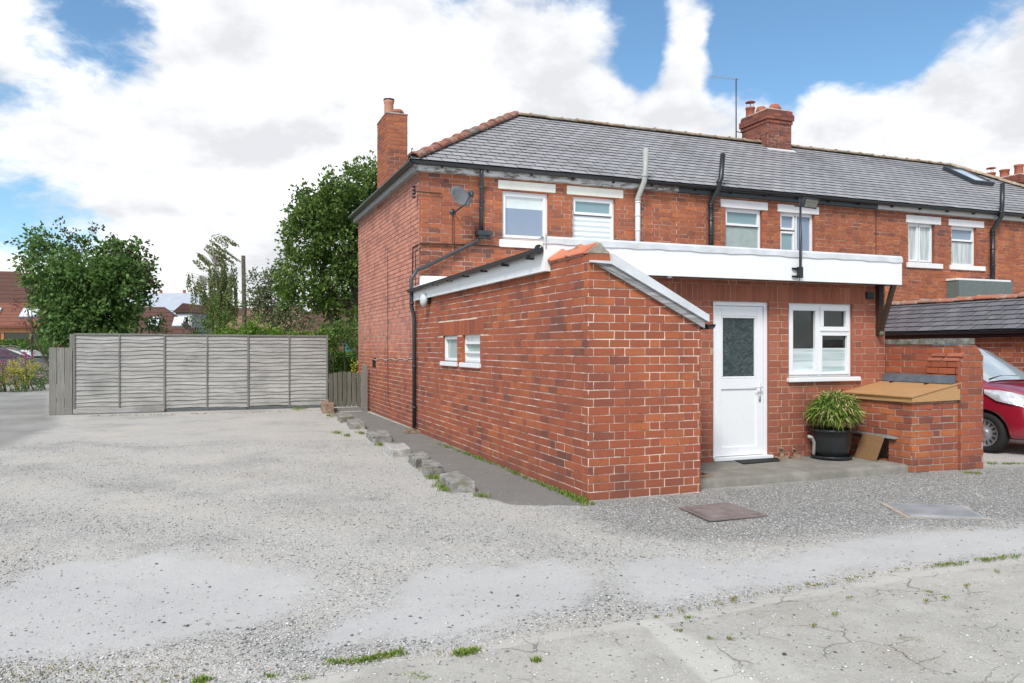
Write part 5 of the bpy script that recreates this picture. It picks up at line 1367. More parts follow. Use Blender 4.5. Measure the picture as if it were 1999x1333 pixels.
# ================================================================== GROUND
def poly_sd(PX, PY, poly):
    """signed distance, + inside"""
    P = np.array([(p[0], p[1]) for p in poly]); n = len(P)
    d = np.full(PX.shape, 1e9); ins = np.zeros(PX.shape, bool)
    for i in range(n):
        a, b = P[i], P[(i + 1) % n]; e = b - a; wx, wy = PX - a[0], PY - a[1]
        t = np.clip((wx * e[0] + wy * e[1]) / (e @ e + 1e-12), 0, 1)
        d = np.minimum(d, (wx - e[0] * t) ** 2 + (wy - e[1] * t) ** 2)
        cond = ((a[1] > PY) != (b[1] > PY)) & (PX < (b[0] - a[0]) * (PY - a[1]) / (b[1] - a[1] + 1e-12) + a[0])
        ins ^= cond
    return np.where(ins, 1, -1) * np.sqrt(d)
G = lambda pts: [onZ(u, v) for u, v in pts]
PATCH = [G([(-260, 1215), (-120, 1160), (0, 1148), (50, 1112), (110, 1094), (200, 1090), (330, 1077), (400, 1085), (480, 1101), (560, 1108), (600, 1122), (620, 1140), (603, 1172), (550, 1203), (470, 1228), (380, 1243), (300, 1262), (200, 1275), (100, 1286), (0, 1293), (-200, 1300)]),
         G([(838, 1106), (960, 1104), (1060, 1098), (1140, 1108), (1172, 1130), (1160, 1150), (1120, 1195), (1000, 1222), (900, 1248), (780, 1255), (690, 1262), (600, 1280), (570, 1262), (640, 1225), (735, 1190), (770, 1140)]),
         G([(1200, 1100), (1300, 1084), (1420, 1095), (1520, 1088), (1600, 1063), (1700, 1045), (1800, 1040), (2100, 1036), (2100, 1062), (1850, 1092), (1700, 1105), (1600, 1125), (1480, 1150), (1360, 1160), (1290, 1185), (1215, 1160)])]
CONC = G([(560, 1345), (700, 1310), (800, 1288), (1000, 1250), (1250, 1211), (1400, 1182), (1500, 1160), (1750, 1115), (1999, 1087), (2300, 1050), (2600, 1400), (2400, 2400), (400, 2400)])
BAND = G([(1235, 1205), (1285, 1212), (1440, 1300), (1560, 1400), (1640, 1500), (1560, 1500), (1460, 1400), (1340, 1300)])
PATH_ = G([(640, 806), (712, 802), (820, 842), (1148, 979), (1146, 987), (1000, 985), (935, 968), (880, 935), (830, 903), (780, 873), (735, 850), (690, 826)])
DARK = G([(1120, 985), (1148, 976), (1370, 955), (1560, 935), (1760, 918), (2100, 905), (2300, 960), (2100, 1018), (1750, 1036), (1560, 1050), (1400, 1062), (1250, 1050), (1150, 1020)])
LANE = G([(-2000, 790), (-300, 765), (0, 757), (100, 745), (97, 800), (120, 830), (60, 850), (0, 880), (-600, 900), (-2500, 900)])
def axis(lo, hi, step, far):
    a = list(np.arange(lo, hi, step)); s = step; x = a[-1]
    while x < far: s *= 1.22; x += s; a.append(x)
    s = step; x = lo; b = []
    while x > -far: s *= 1.22; x -= s; b.append(x)
    return np.array(b[::-1] + a)
ax_ = axis(-10, 12.5, .065, 600); ay_ = axis(1.6, 21.5, .065, 600)
GX, GY = np.meshgrid(ax_, ay_)
GXf, GYf = GX.ravel(), GY.ravel()
n1_, n2_ = len(ax_), len(ay_)
gzv = np.zeros_like(GXf)
near = (np.abs(GXf) < 30) & (GYf < 40) & (GYf > -5)
# gentle unevenness of the yard, kept flat next to the buildings
und = .012 * np.sin(GXf * 1.3 + .7 * np.sin(GYf * .9)) + .009 * np.sin(GYf * 2.1 + GXf * .6) + .005 * np.sin(GXf * 4.1 + GYf * 3.3)
flat = np.clip((6.6 - GYf) / 1.5, 0, 1); flat = np.maximum(flat, np.clip((2.6 - GXf) / 1.5, 0, 1) * np.clip((20 - GYf) / 2, 0, 1))
gzv = np.where(near, und * flat - .004, -.004)
gm_ = bpy.data.meshes.new('ground')
idx = np.arange(n1_ * n2_).reshape(n2_, n1_)
quads = np.stack([idx[:-1, :-1], idx[:-1, 1:], idx[1:, 1:], idx[1:, :-1]], -1).reshape(-1, 4)
gm_.vertices.add(len(GXf)); gm_.vertices.foreach_set('co', np.stack([GXf, GYf, gzv], -1).astype(np.float32).ravel())
gm_.loops.add(len(quads) * 4); gm_.loops.foreach_set('vertex_index', quads.astype(np.int32).ravel())
gm_.polygons.add(len(quads)); gm_.polygons.foreach_set('loop_start', np.arange(0, len(quads) * 4, 4, dtype=np.int32)); gm_.polygons.foreach_set('loop_total', np.full(len(quads), 4, np.int32))
gm_.update(); gm_.validate()
LAY = {}
LAY['patch'] = np.maximum.reduce([poly_sd(GXf, GYf, p) for p in PATCH]); LAY['conc'] = poly_sd(GXf, GYf, CONC); LAY['band'] = poly_sd(GXf, GYf, BAND)
LAY['tar'] = poly_sd(GXf, GYf, PATH_); LAY['dark'] = poly_sd(GXf, GYf, DARK); LAY['lane'] = poly_sd(GXf, GYf, LANE)
for k_, a in LAY.items():
    at = gm_.attributes.new(k_, 'FLOAT', 'POINT'); at.data.foreach_set('value', np.clip(a, -1, 1).astype(np.float32))
gm_.polygons.foreach_set('use_smooth', [True] * len(gm_.polygons))
def ground_mat():
    k = MT('ground', .92, .18)
    lo = k.noise(.55, 5, .6); mid = k.noise(2.2, 6, .65); ed = k.noise(6, 5, .6); fi = k.noise(26, 5, .7)
    v1 = k.vor(85, 'F1', 'Color'); v1d = k.vor(85, 'F1', 'Distance')
    v2 = k.vor(170, 'F1', 'Color'); v3 = k.vor(24, 'F1', 'Distance')
    s1 = nd(k.t, 'ShaderNodeSeparateColor'); k.L(v1, s1.inputs[0])
    s2 = nd(k.t, 'ShaderNodeSeparateColor'); k.L(v2, s2.inputs[0])
    # gravel: small stones of mixed greys
    g = k.ramp(s1.outputs[0], [(0, (.12, .12, .118)), (.18, (.32, .32, .31)), (.5, (.455, .45, .43)), (.85, (.57, .56, .535)), (1, (.76, .75, .73))])
    g2 = k.ramp(s2.outputs[1], [(0, (.32, .32, .315)), (.5, (.51, .505, .49)), (1, (.69, .68, .66))])
    gravel = k.mix(.5, g, g2)
    gravel = k.mix(k.rng(s1.outputs[2], .93, .97, 0, .5), gravel, (.48, .34, .26))
    dust = k.rng(mid, .40, .62, 0, .6)
    gravel = k.mix(dust, gravel, k.mix(k.rng(fi, .3, .7), (.46, .445, .415), (.56, .545, .515)))
    warm = k.noise(.8, 4)
    gravel = k.mix(k.rng(warm, .5, .64, 0, .5), gravel, (.54, .505, .455))
    gravel = k.mix(k.rng(k.noise(.7, 7, .68), .48, .66, 0, .62), gravel, k.mix(k.rng(s1.outputs[1], .2, .8), (.22, .22, .215), (.42, .42, .41)))
    # patches of hard smooth dust
    ps = k.ramp(k.math('ADD', k.math('MULTIPLY', fi, .6), k.math('MULTIPLY', mid, .5)), [(.35, (.41, .41, .415)), (.75, (.49, .49, .495))])
    dots = k.vor(17, 'F1', 'Distance'); dk = k.rng(dots, .09, .05, 0, 1); dk = k.math('MULTIPLY', dk, k.rng(k.noise(3, 3), .45, .6))
    ps = k.mix(k.math('MULTIPLY', dk, .8), ps, (.12, .12, .12))
    cm = k.rng(s1.outputs[0], .86, .90, 0, 1); cm = k.math('MULTIPLY', cm, k.rng(k.noise(5, 4, .7), .50, .66)); ps = k.mix(k.math('MULTIPLY', cm, .55), ps, (.26, .26, .255))
    edge = lambda nm, amp, w, nz=None: k.rng(k.math('ADD', k.attr(nm), k.math('MULTIPLY', k.math('SUBTRACT', nz or ed, .5), amp)), -w, w)
    mp = k.math('MULTIPLY', edge('patch', .8, .11, k.noise(3.2, 8, .72)), .88)
    col = k.mix(mp, gravel, ps)
    # darker clean chippings next to the buildings
    dg = k.ramp(s1.outputs[0], [(0, (.07, .07, .07)), (.4, (.20, .20, .198)), (.8, (.32, .32, .315)), (1, (.60, .60, .58))])
    md = edge('dark', .7, .28, mid)
    col = k.mix(k.math('MULTIPLY', md, .78), col, dg)
    # cracked concrete
    cv = k.mix(k.rng(mid, .35, .65), (.35, .34, .315), (.44, .43, .405)); cv = k.mix(k.rng(fi, .55, .75, 0, .4), cv, (.56, .55, .53)); 
    cv = k.mix(k.rng(k.noise(1.1, 5, .6), .52, .66, 0, .6), cv, (.30, .275, .235))
    wv = nd(k.t, 'ShaderNodeVectorMath', operation='ADD'); sc_ = nd(k.t, 'ShaderNodeVectorMath', operation='SCALE'); sc_.inputs['Scale'].default_value = .34
    nc = nd(k.t, 'ShaderNodeTexNoise'); nc.inputs['Scale'].default_value = 3.2; nc.inputs['Detail'].default_value = 6; k.L(k.P, nc.inputs['Vector']); k.L(nc.outputs['Color'], sc_.inputs[0]); k.L(k.P, wv.inputs[0]); k.L(sc_.outputs[0], wv.inputs[1])
    cr = k.vor(3.0, 'DISTANCE_TO_EDGE', 'Distance', wv.outputs[0]); crm = k.math('MULTIPLY', k.rng(cr, .016, .004, 0, 1), k.rng(k.noise(1.7, 4), .48, .66))
    cv = k.mix(k.math('MULTIPLY', crm, .55), cv, (.17, .155, .13))
    cr2 = k.vor(8.5, 'DISTANCE_TO_EDGE', 'Distance', wv.outputs[0]); c2m = k.math('MULTIPLY', k.rng(cr2, .022, .004, 0, 1), k.rng(k.noise(1.1, 5, .6), .50, .60)); cv = k.mix(k.math('MULTIPLY', c2m, .40), cv, (.20, .185, .16))
    cv = k.mix(k.rng(k.noise(38, 5, .75), .52, .66, 0, .45), cv, (.27, .26, .245)); cv = k.mix(k.rng(s2.outputs[0], .90, .95, 0, .5), cv, (.62, .61, .59))
    mc = edge('conc', .10, .012)
    col = k.mix(mc, col, cv)
    lip = k.math('MULTIPLY', k.rng(k.math('ABSOLUTE', k.math('SUBTRACT', k.attr('conc'), .06)), .055, .035, 0, 1), k.rng(k.noise(2, 4), .36, .5))
    col = k.mix(k.math('MULTIPLY', lip, .55), col, (.50, .485, .455))
    col = k.mix(k.math('MULTIPLY', edge('band', .05, .02), .65), col, (.53, .52, .49))
    # tarmac path
    tp = k.ramp(k.math('ADD', k.math('MULTIPLY', fi, .5), k.math('MULTIPLY', mid, .5)), [(.3, (.13, .128, .122)), (.7, (.21, .206, .198))]); tp = k.mix(k.rng(s2.outputs[0], .8, .95, 0, .5), tp, (.22, .22, .215))
    mt = edge('tar', .16, .03)
    col = k.mix(k.math('MULTIPLY', mt, .93), col, tp)
    ln = k.ramp(lo, [(.35, (.20, .20, .195)), (.65, (.34, .34, .33))]); col = k.mix(k.math('MULTIPLY', edge('lane', .5, .2, mid), .8), col, ln)
    # moss and soil specks
    ms = k.math('MULTIPLY', k.rng(k.noise(3.3, 7, .7), .62, .70, 0, 1), k.rng(k.noise(.5, 3), .45, .6)); col = k.mix(k.math('MULTIPLY', ms, .55), col, (.17, .16, .09))
    col = k.mix(1.0, col, (1.0, .985, .955), 'MULTIPLY')
    k.col(col)
    h = k.math('ADD', k.math('MULTIPLY', k.math('SUBTRACT', 1.0, v1d), .6), k.math('ADD', k.math('MULTIPLY', s2.outputs[0], .25), k.math('MULTIPLY', fi, .5)))
    smooth = k.math('MAXIMUM', k.math('MAXIMUM', mp, mc), mt)
    h = k.math('MULTIPLY', h, k.math('SUBTRACT', 1.0, k.math('MULTIPLY', smooth, .82)))
    h = k.math('SUBTRACT', h, k.math('MULTIPLY', k.math('MULTIPLY', crm, mc), .8))
    k.bump(h, .9, .014)
    return k.m
gm_.materials.append(ground_mat())
go = bpy.data.objects.new('ground', gm_); C.objects.link(go); go['kind'] = 'structure'
# garden soil/lawn behind the fence
k = MT('lawn', .95, .1); k.col(k.ramp(k.noise(3, 6), [(.3, (.06, .10, .02)), (.7, (.14, .20, .04))]))
m = MB(); m.add([(-2.6, 21.6, .004), (14, 21.6, .004), (14, 60, .004), (-2.6, 60, .004)], [(0, 1, 2, 3)]); build('lawn', m, k.m, None, kind='structure')

# ---------------- loose stones
def near_ground(x, y):
    i = np.searchsorted(ay_, y) - 1; j = np.searchsorted(ax_, x) - 1; return i * n1_ + j
def scatter(name, N, smin, smax, weight, mat, seed, label, cat):
    r = np.random.default_rng(seed)
    Zs = 3.4 * np.exp(r.random(N * 3) * math.log(13 / 3.4)); a = (r.random(N * 3) - .5) * 1.45
    X = Zs * (fx + a * rx); Y = Zs * (fy + a * ry)
    keep = ~((X > XS - .02) & (Y > YF - .02)) & (Y < 20) & ~((X > 4.8) & (Y > 7.1)) 
    X, Y = X[keep], Y[keep]; Zs = Zs[keep]
    ids = near_ground(X, Y); w = weight(ids); ok = r.random(len(X)) < w; X, Y, ids, Zs = X[ok][:N], Y[ok][:N], ids[ok][:N], Zs[ok][:N]
    n = len(X); s = (smin + (smax - smin) * r.random(n) ** 2.5)
    base = np.array([(1, 0, 0), (0, 1, 0), (-1, 0, 0), (0, -1, 0), (0, 0, 1), (0, 0, -1), (.6, .6, .5), (-.6, -.6, .45)])[:6]
    fc = np.array([(0, 1, 4), (1, 2, 4), (2, 3, 4), (3, 0, 4), (1, 0, 5), (2, 1, 5), (3, 2, 5), (0, 3, 5)])
    V = base[None] * (1 + (r.random((n, 6, 3)) - .5) * .7)
    V[:, :, 0] += (r.random((n, 6)) - .5) * .5; V[:, :, 1] += (r.random((n, 6)) - .5) * .5
    V[:, :, 2] *= .55
    th = r.random(n) * 6.28; c_, s_ = np.cos(th), np.sin(th)
    sx = s * (1 + .6 * r.random(n))
    x = V[:, :, 0] * sx[:, None]; y = V[:, :, 1] * s[:, None]
    VX = x * c_[:, None] - y * s_[:, None] + X[:, None]; VY = x * s_[:, None] + y * c_[:, None] + Y[:, None]; VZ = V[:, :, 2] * s[:, None] + gzv[ids][:, None] + s[:, None] * .25
    co = np.stack([VX, VY, VZ], -1).reshape(-1, 3); fcs = (fc[None] + (np.arange(n) * 6)[:, None, None]).reshape(-1, 3)
    me = bpy.data.meshes.new(name); me.vertices.add(len(co)); me.vertices.foreach_set('co', co.astype(np.float32).ravel())
    me.loops.add(len(fcs) * 3); me.loops.foreach_set('vertex_index', fcs.astype(np.int32).ravel()); me.polygons.add(len(fcs)); me.polygons.foreach_set('loop_start', np.arange(0, len(fcs) * 3, 3, dtype=np.int32)); me.polygons.foreach_set('loop_total', np.full(len(fcs), 3, np.int32)); me.update()
    me.materials.append(mat); o = bpy.data.objects.new(name, me); C.objects.link(o); tag(o, label, cat, None, 'stuff')
smd = lambda a, w=.12: np.clip(a / w + .5, 0, 1)
def w_gravel(i): return (1 - .93 * smd(LAY['patch'][i])) * (1 - .90 * smd(LAY['conc'][i])) * (1 - .96 * smd(LAY['tar'][i])) * (1 - .95 * smd(LAY['lane'][i]))
k = MT('loose_stones', .85, .25); k.col(k.ramp(k.island(), [(0, (.10, .10, .10)), (.25, (.30, .30, .295)), (.6, (.46, .455, .44)), (.9, (.60, .59, .57)), (.97, (.72, .71, .70)), (1, (.42, .26, .18))])); M['loose'] = k.m
scatter('loose_gravel', 70000, .003, .0095, w_gravel, M['loose'], 3, 'loose grey gravel lying over the yard', 'gravel')
def w_dark(i): return .03 + .28 * smd(LAY['patch'][i], .5) * (1 - smd(LAY['conc'][i]))
k = MT('dark_chips', .85, .25); k.col(k.ramp(k.island(), [(0, (.05, .05, .05)), (.7, (.14, .14, .14)), (1, (.30, .28, .26))])); M['chips'] = k.m
scatter('dark_chippings', 1200, .005, .012, w_dark, M['chips'], 9, 'sparse dark stone chippings lying on the pale patches', 'gravel')

# ---------------- grass tufts
def tuft(m, x, y, z, n, h, spread, rn):
    for _ in range(n):
        a = rn.uniform(0, 6.28); r_ = spread * math.sqrt(rn.random()); bx, by = x + math.cos(a) * r_, y + math.sin(a) * r_
        l = h * rn.uniform(.5, 1.1); t = rn.uniform(0, 6.28); ln_ = l * rn.uniform(.2, .8); w = .0035
        dx, dy = math.cos(t), math.sin(t)
        m.add([(bx - dy * w, by + dx * w, z), (bx + dy * w, by - dx * w, z), (bx + dx * ln_ * .45 + dy * w * .7, by + dy * ln_ * .45 - dx * w * .7, z + l * .65), (bx + dx * ln_ * .45 - dy * w * .7, by + dy * ln_ * .45 + dx * w * .7, z + l * .65), (bx + dx * ln_, by + dy * ln_, z + l * .85)], [(0, 1, 2, 3), (3, 2, 4)])
rn = random.Random(3); m = MB(); m2 = MB()
def strip(pts, n, h, sp, per=14, mm_=None, jit=.05):
    P = G(pts)
    for i in range(n):
        t = rn.random() * (len(P) - 1); q = P[int(t)].lerp(P[min(int(t) + 1, len(P) - 1)], t % 1); tuft(mm_ or m, q.x + rn.uniform(-jit, jit), q.y + rn.uniform(-jit, jit), 0, per, h, sp, rn)
# weeds along the foot of the side wall
strip([(855, 866), (905, 884), (960, 905), (1020, 930), (1080, 955), (1148, 984)], 110, .04, .035, 12, None, .03)
strip([(1100, 962), (1150, 986)], 40, .05, .04, 14, None, .04)
strip([(640, 1300), (700, 1298), (740, 1288), (785, 1278)], 60, .035, .03, 14, m, .02)
strip([(885, 1283), (938, 1272)], 28, .035, .03, 14, m, .02)
strip([(1046, 1294), (1050, 1298)], 5, .04, .02, 14, m, .01)
for (u, v) in ((660, 820), (700, 845), (735, 868), (760, 880), (815, 905), (838, 933), (850, 950), (862, 957), (938, 968), (640, 812), (672, 850), (655, 845)): strip([(u, v), (u + 8, v + 2)], 7, .06, .04, 12, m, .05)
strip([(760, 872), (800, 895), (850, 930), (870, 950)], 30, .06, .04, 12, m, .06)
strip([(570, 800), (600, 798)], 8, .10, .06, 14, m, .05)
strip([(150, 812), (300, 810), (450, 806), (560, 803), (635, 801)], 60, .03, .05, 8, m2, .06)
strip([(1925, 905), (1999, 906)], 20, .03, .04, 12, m, .06); strip([(1880, 922), (1925, 925)], 10, .03, .04, 12, m, .05)
for _ in range(12):
    u, v = rn.uniform(1300, 1990), 0; v = 1212 - (u - 1250) * .165 + rn.uniform(4, 70); strip([(u, v), (u + 3, v)], 2, .018, .02, 10, m2 if rn.random() < .7 else m, .02)
strip([(1250, 1208), (1500, 1158), (1750, 1113), (1999, 1084)], 60, .015, .02, 8, m2, .03); strip([(1830, 1104), (1999, 1084)], 30, .02, .02, 10, m, .03)
strip([(700, 1306), (900, 1275), (1100, 1240)], 26, .02, .03, 8, m2, .04); strip([(0, 1310), (200, 1318), (500, 1310)], 60, .012, .05, 8, m2, .14)
for u, v in ((390, 1330), (520, 1325), (790, 1325), (820, 1330), (580, 1330)): strip([(u, v), (u + 20, v)], 6, .03, .03, 14, m, .02)
build('grass_tufts', m, M['grass'], None, kind='stuff', label='small green grass tufts and weeds at the wall foot, kerb stones and cracks', cat='grass')
build('dry_weeds', m2, M['grass_dry'], None, kind='stuff', label='tiny brownish weeds in the cracks of the old concrete', cat='weeds')

# ================================================================== VEGETATION
def leaf(m, c, d, up, L_, W_, mi=0):
    s = d.cross(up)
    if s.length < 1e-3: s = Vector((1, 0, 0))
    s.normalize(); n_ = s.cross(d).normalized()
    a = c; b1 = c + d * L_ * .45 + s * W_ * .5 + n_ * W_ * .12; b2 = c + d * L_ * .45 - s * W_ * .5 + n_ * W_ * .12; e = c + d * L_ - n_ * L_ * .12; mid = c + d * L_ * .5
    m.add([a, b1, e, b2, mid], [(0, 1, 4), (1, 2, 4), (4, 2, 3), (0, 4, 3)], mi)
def rdir(r, dz=(-1, 1)):
    while True:
        v = Vector((r.uniform(-1, 1), r.uniform(-1, 1), r.uniform(*dz)))
        if .1 < v.length < 1.2: return v.normalized()
def crown(m, blobs, n, L_, seed, shell=.45, mi=0, droop=0., seg_fn=None, gap=.0):
    """blobs: (centre, (rx,ry,rz), weight); leaves are gathered in clumps on twigs"""
    r = random.Random(seed); tot = sum(b[2] for b in blobs)
    for c, rad, w in blobs:
        cl = max(3, int(n * w / tot / 14))
        for _ in range(cl):
            d = rdir(r); q = shell + (1 - shell) * r.random() ** .6
            p = Vector(c) + Vector((d.x * rad[0], d.y * rad[1], d.z * rad[2])) * q
            if gap and mnoise.noise(p * 1.7) < -gap: continue
            tw = (d + rdir(r) * .7 + Vector((0, 0, -droop))).normalized(); tl = L_ * 3.2
            for j in range(14):
                o = p + tw * tl * (j / 14) + rdir(r) * L_ * .9
                dd = (tw + rdir(r) * .9 + Vector((0, 0, -droop - .25))).normalized()
                leaf(m, o, dd, rdir(r), L_ * r.uniform(.7, 1.2), L_ * r.uniform(.5, .75), mi)
def limbs(m, base, top, blobs, r0, seed):
    r = random.Random(seed); base, top = Vector(base), Vector(top)
    N = 7; pts = [base.lerp(top, i / N) + Vector((r.uniform(-1, 1), r.uniform(-1, 1), 0)) * r0 * .5 for i in range(N + 1)]
    m.tube(pts, [r0 * (1 - .75 * i / N) for i in range(N + 1)], 9)
    for c, rad, w in blobs:
        c = Vector(c)
        for _ in range(2):
            s = pts[r.randint(1, N - 1)]; e = c + Vector((r.uniform(-.6, .6) * rad[0], r.uniform(-.6, .6) * rad[1], r.uniform(-.4, .6) * rad[2]))
            md = s.lerp(e, .5) + Vector((0, 0, .06 * (e - s).length)); m.tube([s, s.lerp(md, .5), md, e], [r0 * .35, r0 * .28, r0 * .2, r0 * .05], 6)
# dark bush behind the fence at left
m = MB(); mt_ = MB()
cz = lambda u, v, Z: atZ(u, v, Z)
ZB = 19.9
sc = ZB / F
bl = [(cz(135, 550, ZB), (.85, .8, .85), 3), (cz(190, 525, ZB), (.8, .8, .65), 3), (cz(232, 565, ZB), (.6, .7, .55), 2), (cz(155, 620, ZB), (.8, .7, .55), 3), (cz(112, 600, ZB), (.42, .6, .8), 2), (cz(250, 515, ZB), (.45, .5, .5), 1), (cz(85, 500, ZB), (.45, .5, .6), 1), (cz(200, 630, ZB), (.7, .6, .35), 1.4)]
bl = [(c + Vector((0, .3, 0)), r_, w) for c, r_, w in bl]
crown(m, bl, 21000, .125, 5, .35, gap=.32)
m_ = MB(); 
for (u, v, rad) in ((48, 462, .22), (60, 480, .2), (95, 452, .25), (120, 470, .3), (165, 455, .25), (185, 470, .3), (220, 465, .35), (240, 480, .3), (270, 490, .2), (292, 540, .25), (298, 560, .15), (70, 520, .25)):
    crown(m_, [(cz(u, v, ZB) + Vector((0, .3, 0)), (rad, rad, rad), 1)], 70, .09, u)
BS = thing('lilac_bush', cz(150, 800, ZB) * 1 + Vector((0, .3, 0)), 'large dark green bush with maroon tipped shoots above the left end of the fence', 'bush')
BS.location.z = 0
build('crown', m, M['leaf_bush'], BS); build('shoots', m_, M['leaf_maroon'], BS)
m = MB()
for i in range(6):
    b = BS.location + Vector((-.3 + i * .12, 0, 0)); m.tube([b, b + Vector(((i - 2.5) * .08, 0, .8)), b + Vector(((i - 2.5) * .25, 0, 1.6)), b + Vector(((i - 2.5) * .35, 0, 2.6))], [.05, .04, .03, .012], 7)
build('trunk', m, M['bark'], BS)
# big tree behind the house
ZT = 33.0
bl = [((cz(700, 375, ZT)), (1.2, 1.5, .9), 2), (cz(650, 410, ZT), (1.2, 1.4, 1.0), 3), (cz(612, 425, ZT), (.7, 1.2, .7), 1.5), (cz(700, 400, ZT), (1.6, 1.6, 1.2), 3), (cz(640, 460, ZT), (1.5, 1.5, 1.1), 3), (cz(603, 475, ZT), (.85, 1.1, .8), 1.4), (cz(590, 440, ZT), (.45, .7, .4), .5), (cz(612, 385, ZT), (.4, .6, .3), .3), (cz(700, 480, ZT), (1.7, 1.6, 1.3), 3),
      (cz(625, 530, ZT), (1.6, 1.4, .9), 3), (cz(595, 560, ZT), (1.0, 1.2, .7), 1.4), (cz(690, 560, ZT), (1.6, 1.4, 1.0), 3), (cz(690, 610, ZT), (1.0, 1.1, .7), 1.5), (cz(780, 420, ZT), (1.8, 1.8, 1.8), 2), (cz(780, 520, ZT), (1.8, 1.8, 1.6), 1.5), (cz(718, 350, ZT), (.7, 1, .7), 1), (cz(570, 545, ZT), (.5, .6, .4), .5), (cz(672, 372, ZT), (.5, .7, .4), .6)]
m = MB(); crown(m, bl, 25000, .19, 11, .5, gap=.22); tb_ = cz(705, 700, ZT); tb_.z = 0
TR = thing('sycamore_tree', tb_, 'tall dense green tree rising behind the gable of the end house', 'tree')
build('crown', m, M['leaf_tree'], TR); m = MB(); limbs(m, tb_, tb_ + Vector((0, 0, 7.2)), bl, .32, 6); build('trunk', m, M['bark'], TR)
# pale small trees between
def quick_tree(name, label, u0, Z, bls, n, L_, mat, seed, r0=.1, shell=.3, droop=0., bark='bark', gap=0., group=None, top=None):
    m = MB(); b = [(cz(u, v, Z), (a, a, h), w) for u, v, a, h, w in bls]; crown(m, b, n, L_, seed, shell, droop=droop, gap=gap)
    base = cz(u0, 700, Z); base.z = 0; T = thing(name, base, label, 'tree', group); build('crown', m, M[mat], T)
    m = MB(); limbs(m, base, top or Vector((base.x, base.y, max(c.z for c, _, _ in b))), b, r0, seed); build('trunk', m, M[bark], T); return T
quick_tree('young_tree', 'thin pale feathery tree between the pole and the big tree', 530, 42, [(505, 555, .6, .7, 1), (520, 600, 1.1, .9, 2), (555, 600, 1.2, 1.0, 2), (545, 545, .8, .8, 1.2), (570, 520, .6, .7, .8), (500, 580, .6, .7, .8), (575, 625, 1.0, .6, 1.5)], 9000, .14, 'leaf_pale', 21, .08, .2, gap=.15)
# weeping birch, leaves in hanging streamers swept by the wind
ZW_ = 46.0; m = MB(); r = random.Random(8); mb_ = MB()
wb = cz(428, 700, ZW_); wb.z = 0; trunk = [wb, cz(425, 600, ZW_), cz(428, 560, ZW_), cz(420, 520, ZW_), cz(415, 480, ZW_), cz(412, 462, ZW_)]
BT = thing('weeping_birch', wb, 'slender weeping birch blowing in the wind beyond the fence', 'tree')
mb_.tube(trunk, [.17, .14, .11, .07, .04, .015], 8)
hang = []
for (u, v, n_, su, sv, ln_, dr) in ((425, 525, 24, 22, 22, 1.8, 0), (395, 545, 10, 10, 20, 1.3, 0), (450, 545, 16, 12, 18, 1.9, 0), (420, 580, 22, 22, 20, 1.5, 0), (425, 610, 26, 22, 25, 1.3, 0), (375, 533, 4, 12, 6, .7, 0), (383, 560, 5, 5, 8, 1.2, 0), (385, 495, 3, 10, 6, .9, .8), (405, 485, 6, 10, 8, .9, 1), (420, 492, 8, 14, 8, 1.1, 1), (430, 462, 4, 12, 7, 1.1, 1.1), (415, 470, 4, 8, 8, .8, 1), (382, 508, 3, 8, 4, .7, .8), (460, 520, 3, 6, 6, .9, 0), (430, 505, 6, 10, 8, 1.0, .5), (390, 495, 3, 6, 6, .8, .9)):
    for _ in range(n_): hang.append((cz(u + r.gauss(0, su * .5), v + r.gauss(0, sv * .5), ZW_ + r.uniform(-1, 1)), ln_ * r.uniform(.6, 1.2), dr))
for p, ln_, dr in hang:
    d = Vector((1.0 * dr + r.uniform(-.12, .12), r.uniform(-.1, .1), -1 + dr * .35)).normalized(); k_ = int(ln_ / .022)
    near_t = min(trunk, key=lambda q: (q - p).length + (0 if q.z < p.z else 2)); mb_.tube([near_t, near_t.lerp(p, .6) + Vector((0, 0, .15)), p, p + d * ln_ * .8], [.02, .014, .008, .003], 4)
    for j in range(k_):
        t = j / k_; q = p + d * ln_ * t + Vector((0, 0, -.1 * t * t)) + rdir(r) * .06; dd = (d + rdir(r) * .6).normalized(); leaf(m, q, dd, rdir(r), .14, .08)
build('crown', m, M['leaf_birch'], BT); build('trunk', mb_, M['bark_birch'], BT)
# telegraph pole
p = cz(479, 700, 44.0); p.z = 0; t = cz(475, 499, 44.0)
m = MB(); m.tube([p, t], [.14, .11], 12); tag(build('telegraph_pole', m, M['bark'], None, True), 'bare weathered timber pole standing behind the fence near the birch', 'pole')

def mass(name, label, cat, bls, n, L_, mat, seed, shell=.5, droop=0, kind=None, base=None, gap=0, stem=True):
    m = MB(); b = [(cz(u, v, Z), (a, d_, h), w) for u, v, Z, a, d_, h, w in bls]; crown(m, b, n, L_, seed, shell, droop=droop, gap=gap)
    c = sum((x[0] for x in b), Vector()) / len(b); c.z = 0
    T = thing(name, c, label, cat); build('foliage', m, M[mat], T)
    if stem:
        m = MB()
        for i, x in enumerate(b): e = x[0]; m.tube([(e.x + .1, e.y, 0), (e.x, e.y, e.z * .6), e], [.035, .025, .01], 6)
        build('stems', m, M['bark'], T)
    return T
mass('climber', 'bright green leafy climber spilling along the top of the fence', 'climber', [(440, 665, 21.6, .45, .4, .22, 1), (475, 662, 21.6, .45, .4, .24, 1.2), (505, 658, 21.6, .4, .4, .28, 1.3), (545, 665, 21.6, .5, .4, .2, 1.2), (590, 668, 21.6, .45, .4, .15, 1), (625, 668, 21.7, .35, .4, .16, .7), (500, 640, 21.7, .12, .2, .2, .2)], 5200, .075, 'leaf_bright', 31)
